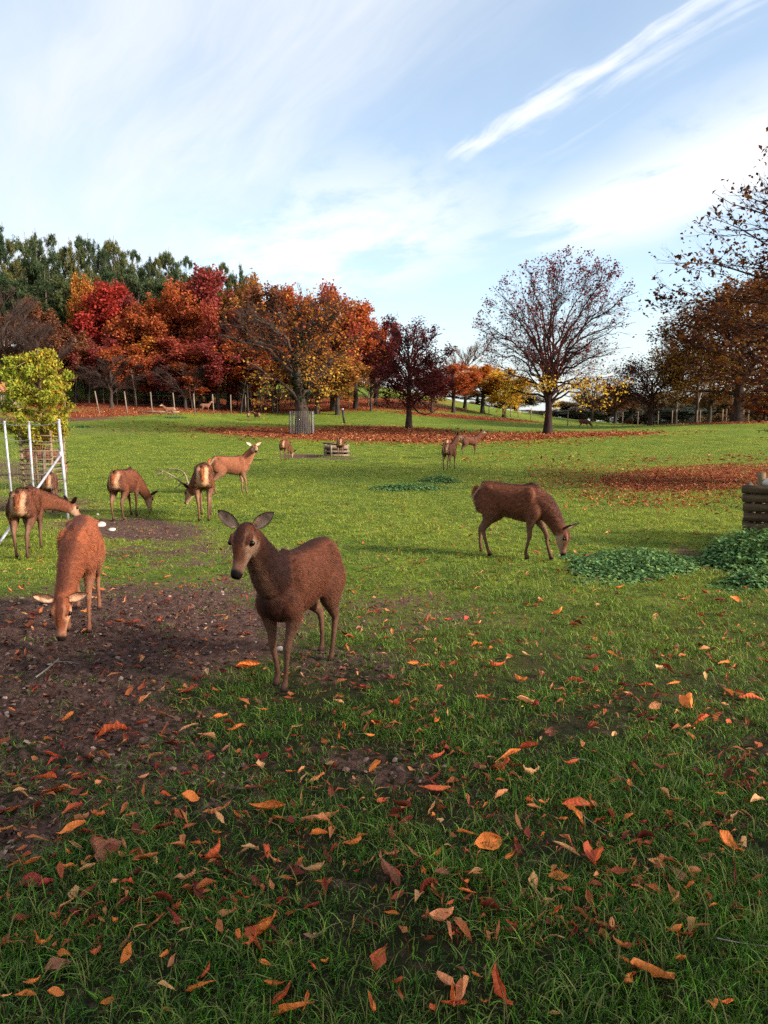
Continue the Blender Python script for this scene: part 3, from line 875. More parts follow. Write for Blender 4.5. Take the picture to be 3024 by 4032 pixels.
# ---- the leaning ivy-clad tree in a mesh guard
def leaning_tree():
    y = 64.0; loc = ground_at(1195, y); H = top_height(1150, 1062, y, loc); W = width_at(560, y)
    ylo, yhi = 0.16, 0.62

    def colr(r, c):
        h = c[:, 2] / H; sx = c[:, 0] / W
        a = pal(r, len(c), [(0.42, 0.15, 0.03), (0.34, 0.095, 0.028), (0.26, 0.07, 0.03), (0.48, 0.22, 0.04)])
        b = pal(r, len(c), [(0.58, 0.36, 0.05), (0.52, 0.27, 0.04), (0.42, 0.24, 0.06), (0.62, 0.42, 0.09)])
        f = np.clip((0.52 - h) / 0.25 + 0.5 * sx + r.normal(0, 0.25, len(c)), 0, 1)[:, None]
        return a * (1 - f) + b * f
    specs = [dict(count=16, t=(0.22, 1.0), along=0.45, out=1.0, up=0.35, rand=0.25, len=5, reach=0.85, n=9, r=0.16, rk=0.6, ring=True, curve=0.5, jit=0.025),
             dict(count=210, t=(0.2, 1.0), along=0.7, out=0.55, up=0.15, rand=0.7, len=W * 0.24, n=6, r=0.05, curve=0.5, jit=0.04, sag=0.12),
             dict(count=1500, t=(0.1, 1.0), along=0.7, out=0.4, up=0.1, rand=0.9, len=W * 0.11, n=5, r=0.022, curve=0.4, jit=0.05),
             dict(count=3600, t=(0.1, 1.0), along=0.6, out=0.35, up=0.15, rand=0.9, len=W * 0.05, n=3, r=0.011, curve=0.3, jit=0.05)]
    lf = [dict(lv=(-1,), n=11000, jit=0.16, size=0.25, col=colr, aspect=0.75, keep=lambda c: np.clip(0.98 - 1.05 * (c[:, 2] / H) + 0.75 * c[:, 0] / W, 0.05, 1))]
    root, lv, env = make_tree('leaning_tree', loc, H, W, 21, 0.20, 0.62, specs, lf, lean=(-0.75, 0.3), trunk_top=0.5, bark='bark', twig='twig', lump=0.1, crown_lo=0.13)
    # ivy sleeve: dark leaves on the right of the trunk and along two limbs
    r = np.random.default_rng(5)
    src = np.concatenate([np.repeat(lv[0][0][:, 4:9], 6, 0), lv[1][0][2:4, :5], lv[1][0][5:6, :5]])
    v, f, cc = leaves_on(r, src, 2300, 0.27, 0.2, t0=0.0, aspect=0.8)
    o = link('ivy', fast_mesh('ivy', v, f, [M['foliage']], False, col=np.repeat(pal(r, len(cc), [(0.018, 0.035, 0.012), (0.035, 0.055, 0.016), (0.012, 0.022, 0.01)]), 4, 0)), root); o['kind'] = 'stuff'
    tag(root, 'big leaning maple wound with dark ivy, orange and yellow leaves, trunk in a mesh guard', 'tree')
    # guard
    g = empty('tree_guard', loc)
    tag(g, 'wire mesh guard on thin dark stakes around the leaning trunk', 'tree guard')
    s_ = 1.0; hh = 1.95
    for sx, sy in ((-1, -1), (1, -1), (1, 1), (-1, 1)):
        v, f = capped_tube([(sx * s_ - 0.12, sy * s_, -0.1), (sx * s_ - 0.12 - 0.04 * sx, sy * s_, hh + 0.15 * (sx > 0))], [0.04, 0.035], 6)
        link('stake', fast_mesh('stake', v, f, [M['dark']]), g)
    segs = []
    for (ax, ay), (bx, by) in (((-1, -1), (1, -1)), ((1, -1), (1, 1)), ((1, 1), (-1, 1)), ((-1, 1), (-1, -1))):
        for k in range(14):
            u = k / 13; x, yy = (ax + (bx - ax) * u) * s_ - 0.12, (ay + (by - ay) * u) * s_
            segs.append([(x, yy, 0.03), (x, yy, hh)])
        for k in range(13):
            z_ = 0.06 + (hh - 0.06) * k / 12
            segs.append([(ax * s_ - 0.12, ay * s_, z_), (bx * s_ - 0.12, by * s_, z_)])
    v, f = tubes(np.array(segs, float), np.full((len(segs), 2), 0.006), 3)
    link('wire_mesh', fast_mesh('wire_mesh', v, f, [M['wire']]), g)


def dark_red_tree():
    y = 70.0; loc = ground_at(1610, y); H = top_height(1610, 1258, y, loc); W = width_at(340, y)
    colr = lambda r, c: pal(r, len(c), [(0.095, 0.022, 0.028), (0.062, 0.016, 0.020), (0.15, 0.03, 0.032), (0.19, 0.05, 0.03)], [4, 4, 2, 1])
    specs = [dict(count=32, aim=(-0.8, 0.98), t=(0.28, 1.0), along=0.6, out=1.0, up=0.45, rand=0.2, len=5, n=8, r=0.09, curve=0.45, jit=0.025),
             dict(count=220, t=(0.2, 1.0), along=0.8, out=0.5, up=0.25, rand=0.6, len=W * 0.22, n=6, r=0.035, jit=0.04),
             dict(count=1300, t=(0.1, 1.0), along=0.8, out=0.4, up=0.2, rand=0.8, len=W * 0.11, n=4, r=0.016, jit=0.05)]
    lf = [dict(lv=(-1,), n=12500, jit=0.2, size=0.25, col=colr, keep=lambda c: np.clip(1.25 - 0.75 * (c[:, 2] / H - 0.2) - 0.35 * c[:, 0] / W, 0.2, 1))]
    root, lv, env = make_tree('dark_red_tree', loc, H, W, 33, 0.17, 0.30, specs, lf, bark='bark_red', twig='bark_red', lump=0.12, crown_lo=0.14)
    # drooping low limb that curves back up on the right
    P = np.array([(0.2, 0, 1.9), (0.9, 0, 1.15), (1.6, 0, 0.95), (2.3, 0, 1.15), (2.9, 0, 1.6)]) + [0, 0, 0.4]
    v, f = tubes(P[None], np.array([[0.09, 0.075, 0.065, 0.055, 0.03]]), 6)
    link('branch', fast_mesh('branch', v, f, [M['bark_red']], True), root)
    tag(root, 'dark crimson round-headed tree between the leaning maple and the sparse domed tree', 'tree')


def domed_tree():
    y = 62.0; loc = ground_at(2157, y); H = top_height(2157, 1008, y, loc); W = width_at(655, y)

    def colr(r, c):
        h = c[:, 2] / H
        a = pal(r, len(c), [(0.10, 0.018, 0.028), (0.16, 0.028, 0.035), (0.065, 0.015, 0.02), (0.22, 0.045, 0.03)])
        b = pal(r, len(c), [(0.66, 0.45, 0.04), (0.60, 0.36, 0.04), (0.7, 0.52, 0.09)])
        f = (h + r.normal(0, 0.035, len(c)) < 0.30)[:, None]
        return np.where(f, b, a)
    specs = [dict(count=38, aim=(-0.66, 0.99), t=(0.46, 1.0), along=0.4, out=0.34, up=0.9, rand=0.10, len=8, n=10, r=0.125, rk=0.55, curve=0.6, jit=0.018, taper=0.12),
             dict(count=480, t=(0.2, 1.0), along=0.75, out=0.45, up=0.2, rand=0.75, len=W * 0.22, n=7, r=0.034, jit=0.035, curve=0.75, taper=0.15),
             dict(count=2700, t=(0.08, 1.0), along=0.75, out=0.4, up=0.3, rand=0.75, len=W * 0.10, n=5, r=0.014, jit=0.045, curve=0.6),
             dict(count=6500, t=(0.08, 1.0), along=0.7, out=0.4, up=0.4, rand=0.8, len=W * 0.045, n=3, r=0.0065, jit=0.04, curve=0.5)]

    def keep(c):
        e = env_h[0].e(c) if env_h else np.ones(len(c)); h = c[:, 2] / H
        return np.clip(0.30 + 0.75 * np.clip((h - 0.45) / 0.4, 0, 1) * np.clip((e - 0.55) / 0.3, 0, 1) - 0.35 * np.clip(c[:, 0] / W - 0.15, 0, 1) * 2 + 1.6 * (h < 0.32), 0.03, 1)
    env_h = []
    lo = 0.05 * H
    env_h.append(Env((0, 0, (lo + H) / 2), (W / 2, W / 2, (H - lo) / 2 * 1.02), 44, 0.07))
    lf = [dict(lv=(-1,), n=21000, jit=0.12, size=0.20, col=colr, keep=keep, aspect=0.7)]
    root, lv, env = make_tree('domed_tree', loc, H, W, 44, 0.13, 0.34, specs, lf, bark='bark_red', twig='bark_red', lump=0.07, trunk_top=0.34, trunk_r1=0.6, crown_lo=0.05)
    tag(root, 'nearly bare domed tree with fan of dark limbs, plum leaves above and yellow leaves below', 'tree')


def broad_oak():
    y = 88.0; loc = ground_at(2903, y); H = top_height(2903, 1085, y, loc); W = width_at(690, y)

    def colr(r, c):
        h = c[:, 2] / H
        a = pal(r, len(c), [(0.19, 0.075, 0.022), (0.14, 0.05, 0.022), (0.24, 0.11, 0.024)])
        b = pal(r, len(c), [(0.22, 0.12, 0.02), (0.28, 0.14, 0.025), (0.17, 0.09, 0.02), (0.36, 0.19, 0.03)])
        f = np.clip((0.62 - h) / 0.3 + r.normal(0, 0.25, len(c)), 0, 1)[:, None]
        return a * (1 - f) + b * f
    specs = [dict(count=40, aim=(-0.85, 0.97), t=(0.22, 1.0), along=0.4, out=1.0, up=0.35, rand=0.25, len=8, n=9, r=0.20, rk=0.6, curve=0.35, jit=0.025),
             dict(count=420, t=(0.3, 1.0), along=0.7, out=0.5, up=0.1, rand=0.8, len=W * 0.15, n=6, r=0.06, jit=0.05),
             dict(count=2000, t=(0.15, 1.0), along=0.7, out=0.3, up=0.2, rand=0.9, len=W * 0.09, n=4, r=0.03, jit=0.05)]
    lf = [dict(lv=(-1,), n=26000, jit=0.42, size=0.38, col=colr, aspect=0.75, updir=0.6)]
    root, lv, env = make_tree('broad_oak', loc, H, W, 55, 0.12, 0.65, specs, lf, bark='bark', twig='bark', lump=0.16, crown_lo=0.11)
    tag(root, 'broad spreading oak with brown and olive-gold leaves beside the far fence', 'tree')


def dark_bush_tree():
    y = 95.0; loc = ground_at(2560, y); H = top_height(2560, 1385, y, loc); W = width_at(390, y)
    colr = lambda r, c: pal(r, len(c), [(0.075, 0.028, 0.026), (0.05, 0.02, 0.02), (0.11, 0.045, 0.03), (0.15, 0.07, 0.03)], [4, 4, 2, 1])
    specs = [dict(count=20, t=(0.18, 1.0), along=0.35, out=1.0, up=0.28, rand=0.25, len=5, reach=0.88, n=7, r=0.10, ring=True),
             dict(count=220, t=(0.2, 1.0), along=0.7, out=0.5, up=0.2, rand=0.7, len=W * 0.22, n=5, r=0.04),
             dict(count=900, t=(0.1, 1.0), along=0.7, out=0.4, up=0.2, rand=0.8, len=W * 0.1, n=4, r=0.02)]
    lf = [dict(lv=(-1,), n=9500, jit=0.3, size=0.27, col=colr)]
    root, lv, env = make_tree('purple_tree', loc, H, W, 66, 0.16, 0.28, specs, lf, bark='bark_red', twig='bark_red', crown_lo=0.13)
    tag(root, 'low spreading purple-brown tree between the domed tree and the oak', 'tree')


def near_right_tree():
    """the tree at the right edge whose trunk stands outside the picture"""
    y = 22.0; x = 13.9; loc = np.array([x, y, float(gz(x, y))])
    H, W = 10.9, 11.6

    def colr(r, c):
        return pal(r, len(c), [(0.075, 0.024, 0.020), (0.048, 0.016, 0.014), (0.12, 0.042, 0.020), (0.16, 0.07, 0.022)])
    specs = [dict(count=80, aim=(-0.75, 0.95), t=(0.12, 1.0), along=0.45, out=0.95, up=0.40, rand=0.15, len=8, n=10, r=0.055, rk=0.5, curve=0.35, jit=0.012, taper=0.06),
             dict(count=800, t=(0.15, 1.0), along=0.95, out=0.5, up=0.30, rand=0.4, len=W * 0.15, n=7, r=0.016, jit=0.022, curve=0.6),
             dict(count=2600, t=(0.1, 1.0), along=0.85, out=0.4, up=0.35, rand=0.55, len=W * 0.06, n=5, r=0.007, jit=0.03, curve=0.5),
             dict(count=5200, t=(0.1, 1.0), along=0.7, out=0.35, up=0.45, rand=0.7, len=W * 0.022, n=3, r=0.0040, jit=0.03)]
    env0 = Env((0, 0, (1.6 + H) / 2), (W / 2, W / 2, (H - 1.6) / 2), 77, 0.08)
    lf = [dict(lv=(3,), n=3800, jit=0.06, size=0.15, col=colr, per=3, aspect=0.6, hang=1.5, keep=lambda c: np.clip(1.30 - 1.0 * env0.e(c) + 0.5 * (c[:, 2] < 0.62 * H), 0.18, 1)),
          dict(lv=(2,), n=12000, jit=0.2, size=0.16, col=colr, aspect=0.6, hang=1.0, keep=lambda c: np.clip(1.25 - 1.15 * (c[:, 2] / H), 0.08, 1))]
    root, lv, env = make_tree('red_oak', loc, H, W, 77, 0.13, 0.30, specs, lf, bark='bark_red', twig='bark_red', lump=0.08, trunk_top=0.72, crown_lo=0.12, trunk_r1=0.3)
    tag(root, 'tall half-bare tree with hanging dark red leaves reaching in at the right edge', 'tree')


def shade_trees():
    """chestnuts on the sunny side, outside the picture, whose crowns shade the foreground and whose leaves lie on it"""
    for k, (x, yy, H, W, sd) in enumerate([(17.5, -6.3, 12.5, 12.0, 88), (9.0, -6.3, 9.0, 9.0, 89)]):
        loc = np.array([x, yy, float(gz(x, yy))])
        colr = lambda r, c: pal(r, len(c), [(0.35, 0.12, 0.03), (0.25, 0.08, 0.03), (0.42, 0.2, 0.05)])
        specs = [dict(count=16, t=(0.2, 1.0), along=0.5, out=1.0, up=0.4, rand=0.2, len=5, reach=0.88, n=8, r=0.14, ring=True),
                 dict(count=200, t=(0.2, 1.0), along=0.7, out=0.5, up=0.2, rand=0.7, len=W * 0.22, n=5, r=0.04),
                 dict(count=1000, t=(0.1, 1.0), along=0.7, out=0.4, up=0.2, rand=0.8, len=W * 0.1, n=4, r=0.018)]
        lf = [dict(lv=(-1,), n=16000, jit=0.35, size=0.38, col=colr)]
        root, lv, env = make_tree('chestnut_tree', loc, H, W, sd, 0.18, 0.35, specs, lf, crown_lo=0.16)
        tag(root, ['tall chestnut tree outside the picture that shades the near grass', 'smaller chestnut tree outside the picture, close behind the viewer'][k], 'tree', 'chestnut trees shading the near grass')


def young_tree():
    y = 21.5; loc = ground_at(178, y); H = top_height(178, 1312, y, loc); W = width_at(345, y)

    def colr(r, c):
        rr = np.hypot(c[:, 0] - 0.15, c[:, 1]) / (W / 2); h = c[:, 2] / H
        g = pal(r, len(c), [(0.20, 0.26, 0.03), (0.28, 0.33, 0.045), (0.14, 0.20, 0.025), (0.36, 0.38, 0.06)])
        o = pal(r, len(c), [(0.46, 0.26, 0.03), (0.42, 0.18, 0.02), (0.50, 0.34, 0.05)])
        f = np.clip(0.75 - 0.8 * rr - 0.5 * (h - 0.4) + r.normal(0, 0.28, len(c)), 0, 1)[:, None]
        return g * (1 - f) + o * f
    specs = [dict(count=60, aim=(-0.9, 0.98), t=(0.24, 1.0), along=0.6, out=0.8, up=0.55, rand=0.15, len=1, n=7, r=0.020, curve=0.4),
             dict(count=520, t=(0.2, 1.0), along=0.8, out=0.6, up=0.35, rand=0.5, len=W * 0.14, n=5, r=0.007)]
    lf = [dict(lv=(-1,), n=15000, jit=0.06, size=0.115, col=colr, aspect=0.40, updir=-0.1, hang=-0.9)]
    root, lv, env = make_tree('young_oak', loc, H, W, 99, 0.36, 0.065, specs, lf, bark='bark_pale', twig='rail', trunk_top=0.9, trunk_r1=0.2, lump=0.26, crown_lo=0.31, cone=0.30)
    tag(root, 'young oak with bright yellow-green leaves standing in a slatted wooden guard', 'tree')
    # slatted guard
    g = empty('slatted_guard', loc)
    tag(g, 'square wooden guard of posts and cross rails around the young oak', 'tree guard')
    s_ = 0.42; hh = 1.72
    for sx in (-1, 1):
        for sy in (-1, 1):
            v, f = capped_tube([(sx * s_, sy * s_, -0.2), (sx * s_ + 0.03 * sx, sy * s_, hh)], [0.045, 0.04], 7)
            link('post', fast_mesh('post', v, f, [M['rail']], True), g)
    r = np.random.default_rng(3)
    for side in range(4):
        for k, z_ in enumerate((1.55, 1.33, 1.11, 0.95, 0.73, 0.58, 0.43, 0.20)):
            tl = {3: -0.16, 7: 0.14}.get(k, r.normal(0, 0.015)) if side == 0 else r.normal(0, 0.03)
            a = np.array([-s_ - 0.06, -s_ - 0.055, z_ - tl / 2 * -1]); b = np.array([s_ + 0.06, -s_ - 0.055, z_ + tl / 2])
            rot = np.array(Matrix.Rotation(side * math.pi / 2, 3, 'Z'))
            v, f = capped_tube([rot @ a, rot @ b], [0.021, 0.019], 6)
            link('rail', fast_mesh('rail', v, f, [M['rail']], True), g)


# ---- the wood on the hill: a few kinds grown once, then copied
def kinds():
    K = {}
    white = lambda r, c: np.clip(1 + r.normal(0, 0.22, (len(c), 1)), 0.45, 1.7) * (1 + r.normal(0, 0.10, (len(c), 3)))

    def dec(seed, n=15000, size=0.26, W=0.62, sparse=False):
        H = 10.0
        specs = [dict(count=14, t=(0.22, 1.0), along=0.6, out=0.9, up=0.45, rand=0.2, len=4, reach=0.85, n=6, r=0.10, ring=True),
                 dict(count=130, t=(0.2, 1.0), along=0.7, out=0.5, up=0.2, rand=0.7, len=1.6, n=4, r=0.035),
                 dict(count=520 if not sparse else 1500, t=(0.1, 1.0), along=0.7, out=0.4, up=0.2, rand=0.8, len=0.8, n=4, r=0.018 if not sparse else 0.016)]
        lf = [dict(lv=(-1,), n=n, jit=0.22, size=size, col=white, aspect=0.7, updir=0.25)]
        rt, lv, env = make_tree('tree', (0, 0, -500), H, H * W, seed, 0.15, 0.22, specs, lf, bark='bark', twig='twig', lump=0.17, trunk_top=0.75, crown_lo=0.14)
        return rt

    def pine(seed):
        H = 10.0
        specs = [dict(count=60, t=(0.25, 1.0), along=0.3, out=1.0, up=0.45, rand=0.2, len=2, reach=0.8, n=5, r=0.05, ring=True, curve=0.2),
                 dict(count=300, t=(0.3, 1.0), along=0.8, out=0.3, up=0.5, rand=0.6, len=0.75, n=4, r=0.018)]
        lf = [dict(lv=(-1,), n=14000, jit=0.11, size=0.25, col=white, aspect=0.26, updir=-0.2, hang=-1.4)]
        rt, lv, env = make_tree('pine', (0, 0, -500), H, H * 0.44, seed, 0.25, 0.16, specs, lf, bark='bark_pale', twig='bark', lump=0.22, trunk_top=0.99, trunk_r1=0.06, crown_lo=0.22, cone=0.42)
        return rt

    def bare(seed, W=0.7, tw='twig', n=3200, up=0.3):
        H = 10.0
        specs = [dict(count=16, t=(0.12, 1.0), along=0.5, out=0.8, up=0.5, rand=0.2, len=4, reach=0.9, n=7, r=0.09, ring=True),
                 dict(count=220, t=(0.15, 1.0), along=0.8, out=0.5, up=up, rand=0.6, len=1.7, n=5, r=0.034, jit=0.04),
                 dict(count=n, t=(0.1, 1.0), along=0.8, out=0.4, up=up, rand=0.7, len=0.8, n=4, r=0.017, jit=0.05)]
        rt, lv, env = make_tree('bare_tree', (0, 0, -500), H, H * W, seed, 0.1, 0.18, specs, None, bark='bark', twig=tw, lump=0.14, trunk_top=0.7, crown_lo=0.1)
        return rt
    K['dec'] = [dec(201), dec(202), dec(203, 15000, 0.27, 0.75), dec(204, 6500, 0.24, 0.7, True)]
    K['pine'] = [pine(211), pine(212), pine(213)]
    K['bare'] = [bare(221), bare(222, 0.9), bare(223, 0.8, 'twig_pale', 2600, 0.6)]
    return K


ORD = ['first', 'second', 'third', 'fourth', 'fifth', 'sixth', 'seventh', 'eighth', 'ninth', 'tenth', 'eleventh', 'twelfth', 'thirteenth', 'fourteenth', 'fifteenth', 'sixteenth',
       'seventeenth', 'eighteenth', 'nineteenth', 'twentieth', 'twenty-first', 'twenty-second', 'twenty-third', 'twenty-fourth', 'twenty-fifth', 'twenty-sixth', 'twenty-seventh', 'twenty-eighth', 'twenty-ninth', 'thirtieth', 'thirty-first', 'thirty-second', 'thirty-third', 'thirty-fourth', 'thirty-fifth']


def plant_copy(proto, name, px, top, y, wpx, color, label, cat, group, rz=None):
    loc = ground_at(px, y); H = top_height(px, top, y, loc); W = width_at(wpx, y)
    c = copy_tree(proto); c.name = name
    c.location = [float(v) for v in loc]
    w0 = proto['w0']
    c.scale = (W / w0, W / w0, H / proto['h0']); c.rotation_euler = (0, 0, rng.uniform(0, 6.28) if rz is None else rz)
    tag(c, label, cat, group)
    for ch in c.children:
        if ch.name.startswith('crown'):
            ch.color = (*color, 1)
    return c


def build_wood():
    K = kinds()
    for kind, lst in K.items():
        for i, p in enumerate(lst):
            vs = []
            for ch in p.children:
                co = np.zeros(len(ch.data.vertices) * 3, np.float32); ch.data.vertices.foreach_get('co', co); vs.append(co.reshape(-1, 3))
            vs = np.concatenate(vs); q = np.percentile(np.abs(vs[:, :2]), 98.5); p['w0'] = float(2 * q); p['h0'] = float(np.percentile(vs[:, 2], 99.8))
    # pines along the skyline
    tops = [(-60, 930, 240), (5, 925, 200), (88, 950, 190), (172, 915, 190), (258, 965, 180), (335, 975, 170), (440, 985, 170), (510, 990, 170), (580, 1030, 160), (645, 1025, 170), (715, 1035, 160), (850, 1070, 150), (920, 1075, 150), (45, 890, 230), (130, 925, 200), (215, 925, 200), (300, 950, 180), (370, 930, 190), (410, 960, 170), (470, 940, 190), (545, 985, 180), (610, 1010, 170), (680, 985, 180), (750, 1010, 170),
            (815, 1050, 160), (885, 1035, 170), (955, 1042, 150), (1010, 1120, 150)]
    greens = [(0.062, 0.088, 0.040), (0.048, 0.074, 0.036), (0.090, 0.108, 0.044), (0.070, 0.092, 0.046), (0.12, 0.12, 0.045)]
    tops.sort()
    for i, (px, top, wd) in enumerate(tops):
        plant_copy(K['pine'][i % 3], 'pine', px, top, 134 + 7 * ((i * 5) % 3), wd * 0.72, greens[(i * 3) % 5],
                   'green pine on the hill skyline, %s from the left edge' % ORD[i], 'pine', 'pines on the wooded hill')
    low = [(20, 1060, 230), (110, 1090, 240), (200, 1040, 220), (285, 1080, 240), (380, 1060, 220), (460, 1070, 230), (560, 1090, 220), (650, 1080, 200), (740, 1090, 210), (860, 1120, 200), (940, 1130, 200)]
    for i, (px, top, wd) in enumerate(low):
        plant_copy(K['pine'][(i + 1) % 3], 'pine', px, top, 124 + 3 * (i % 2), wd * 0.95, greens[(i * 2 + 1) % 5],
                   'darker pine below the skyline row on the hill, %s from the left edge' % ORD[i], 'pine', 'pines on the wooded hill')
    # colourful trees in front
    O, RD, YO, DR, BR, GD, PK = (0.38, 0.105, 0.040), (0.34, 0.045, 0.035), (0.45, 0.18, 0.042), (0.24, 0.050, 0.046), (0.21, 0.085, 0.045), (0.33, 0.15, 0.046), (0.33, 0.075, 0.048)
    dec = [(345, 1085, 117, 150, YO, 0, 'narrow golden-orange tree high on the wood edge above the scarlet tree'),
           (440, 1120, 116, 260, RD, 1, 'scarlet tree in the wood, the reddest of them all'),
           (500, 1120, 119, 210, DR, 0, 'crimson tree just behind the scarlet tree'),
           (575, 1180, 112, 270, O, 2, 'orange tree between the scarlet tree and the tall russet one'),
           (610, 1330, 109, 240, YO, 1, 'low amber-yellow tree at the wood edge under the orange tree'),
           (720, 1110, 113, 290, O, 0, 'tall russet-orange tree in the middle of the wood'),
           (820, 1062, 118, 270, DR, 1, 'tall wine-red tree beside the pines on the skyline'),
           (900, 1200, 110, 260, PK, 2, 'rusty red tree left of the leaning maple'),
           (985, 1090, 116, 240, GD, 0, 'tall tawny gold tree right of the skyline pines'),
           (1080, 1130, 108, 270, BR, 1, 'brown-orange tree directly behind the leaning maple'),
           (1200, 1150, 106, 280, O, 2, 'orange tree behind the right half of the leaning maple'),
           (1310, 1120, 104, 270, PK, 0, 'coral red tree rising behind the leaning maple'),
           (1400, 1190, 106, 230, O, 1, 'dull orange tree left of the dark crimson tree'),
           (1480, 1270, 110, 210, DR, 2, 'maroon tree touching the dark crimson tree'),
           (1080, 1370, 104, 260, O, 1, 'low rust-coloured tree at the wood edge behind the leaning trunk'),
           (1330, 1380, 100, 250, GD, 0, 'low golden tree beside the marker post'),
           (40, 1240, 104, 280, BR, 3, 'brown thin-leaved tree at the left end of the wood'),
           (230, 1330, 103, 220, BR, 3, 'brown thin-leaved tree behind the young oak'),
           (680, 1400, 104, 200, DR, 3, 'dark half-bare tree low at the wood edge'),
           (790, 1390, 105, 260, O, 0, 'low orange tree with drooping boughs at the wood edge'),
           (300, 1300, 106, 230, BR, 0, 'rust-brown tree at the wood edge below the golden-orange tree'),
           (390, 1330, 107, 240, DR, 2, 'deep red low tree under the scarlet tree'),
           (500, 1360, 104, 230, O, 0, 'rust-orange low tree left of the amber-yellow tree'),
           (700, 1330, 107, 250, PK, 1, 'rust-red tree low in the middle of the wood'),
           (860, 1330, 104, 250, DR, 0, 'dusky red low tree beside the rusty red tree'),
           (960, 1300, 105, 250, O, 2, 'rust-orange low tree left of the leaning trunk'),
           (1250, 1340, 101, 240, BR, 1, 'russet-brown low tree right of the leaning trunk'),
           (150, 1180, 112, 240, BR, 0, 'russet tree between the pines and the bare trees on the left'),
           (1785, 1430, 112, 250, O, 2, 'orange tree on the slope right of the dark crimson tree'),
           (1900, 1440, 122, 220, (0.5, 0.2, 0.04), 1, 'orange tree on the slope, second right of the dark crimson tree'),
           (1985, 1450, 118, 200, (0.62, 0.40, 0.05), 0, 'bright yellow tree on the slope beside the domed tree'),
           (1700, 1450, 108, 180, (0.10, 0.028, 0.03), 2, 'small plum-red tree close behind the dark crimson tree'),
           (2420, 1500, 130, 200, (0.16, 0.07, 0.03), 3, 'dull brown tree behind the grazing deer by the far fence'),
           (3010, 1560, 96, 190, (0.50, 0.20, 0.03), 1, 'orange shrub-like tree right of the oak trunk'),
           (2790, 1400, 120, 260, (0.15, 0.075, 0.03), 3, 'brown tree behind the oak on its left flank')]
    for px, top, y, wd, c, kind, lab in dec:
        plant_copy(K['dec'][kind], 'broadleaf_tree', px, top, y, wd * 0.95, c, lab, 'tree', 'autumn trees at the edge of the wood')
    bare = [(15, 1130, 100, 330, 0, 'grey bare tree at the left end of the wood, above the young oak'),
            (160, 1250, 99, 260, 1, 'bare brown tree right behind the top of the young oak'),
            (440, 1395, 99, 250, 0, 'bare twiggy tree under the scarlet tree'),
            (730, 1430, 101, 210, 0, 'dark bare tree under the tall russet tree'),
            (1830, 1345, 128, 260, 2, 'pale bare tree standing on the slope behind the orange trees'),
            (2740, 1130, 104, 260, 2, 'pale bare tree left of the oak crown'),
            (2660, 1330, 108, 220, 2, 'second pale bare tree left of the oak, lower than the other'),
            (2330, 1500, 135, 180, 0, 'small bare tree behind the far fence right of the domed tree'),
            (1460, 1460, 104, 200, 1, 'bare bush-like tree behind the marker post')]
    for px, top, y, wd, kind, lab in bare:
        plant_copy(K['bare'][kind], 'bare_tree', px, top, y, wd, (1, 1, 1), lab, 'tree', 'bare trees')
    # undergrowth deep in the wood, and slim trunks
    for i, px in enumerate(range(-40, 1560, 80)):
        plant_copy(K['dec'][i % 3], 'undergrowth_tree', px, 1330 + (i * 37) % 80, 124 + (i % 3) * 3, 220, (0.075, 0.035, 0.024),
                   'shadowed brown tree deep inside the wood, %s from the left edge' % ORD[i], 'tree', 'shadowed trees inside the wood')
    # far woods beyond the crest on the right
    farc = [(0.13, 0.105, 0.085), (0.16, 0.11, 0.06), (0.11, 0.105, 0.10), (0.20, 0.16, 0.07), (0.085, 0.10, 0.09)]  # distance haze put into the leaf colours as grey and brown
    for i, px in enumerate([1880, 1960, 2030, 2100, 2190, 2240, 2290, 2340, 2390, 2440, 2490, 2540, 2590, 2640, 2690, 2740, 2790, 2840, 2890, 2940, 2990, 3050]):
        y = 165 + (i * 23) % 40
        top = 1535 + (i * 31) % 55 if i not in (3, 4, 5) else 1615
        plant_copy(K['dec'][(i * 2) % 4], 'distant_tree', px, top, y, 215, farc[i % 5], 'hazy grey-brown tree in the far wood beyond the fence, %s from the left' % ORD[i], 'tree', 'far trees beyond the fence')
    # slim trunks at the wood edge
    r = np.random.default_rng(12)
    slim = []
    for i in range(44):
        px = r.uniform(290, 1150); y = r.uniform(98, 116)
        loc = ground_at(px, y); h = r.uniform(3.2, 5.5); rd = r.uniform(0.05, 0.16)
        lean = r.normal(0, 0.35, 2)
        v, f = tubes(np.array([[(0, 0, -0.2), (lean[0] * 0.3, lean[1] * 0.3, h * 0.4), (lean[0], lean[1], h)]]), np.array([[rd, rd * 0.8, rd * 0.6]]), 6)
        br = []
        for k in range(5):
            z_ = h * (0.5 + 0.1 * k); a = r.uniform(0, 6.28)
            br.append([(lean[0] * z_ / h, lean[1] * z_ / h, z_), (lean[0] * z_ / h + math.cos(a) * 0.7, lean[1] * z_ / h + math.sin(a) * 0.7, z_ + 0.5)])
        rt = empty('slim_tree', loc)
        link('trunk', fast_mesh('trunk', v, f, [M['bark_pale'] if i % 4 == 0 else M['bark']], True), rt)
        v2, f2 = tubes(np.array(br, float), np.full((5, 2), rd * 0.3), 3)
        link('branches', fast_mesh('branches', v2, f2, [M['bark']], True), rt)['kind'] = 'stuff'
        slim.append((px, rt, i % 4 == 0))
    for pale in (True, False):
        for k, (px, rt, q) in enumerate(sorted([z for z in slim if z[2] == pale], key=lambda z: z[0])):
            w_ = 'pale' if pale else 'dark'
            o_ = ORD[k] if k < len(ORD) else 'thirtieth or later'
            if k >= len(ORD): o_ = '%s after twenty-eight' % ORD[k - len(ORD)]
            tag(rt, 'slim %s trunk under the wood edge, %s such from the left' % (w_, o_), 'tree', 'slim %s trunks under the wood edge' % w_)
    # the grown originals are taken away again
    for lst in K.values():
        for p in lst:
            for ch in list(p.children): bpy.data.objects.remove(ch)
            bpy.data.objects.remove(p)


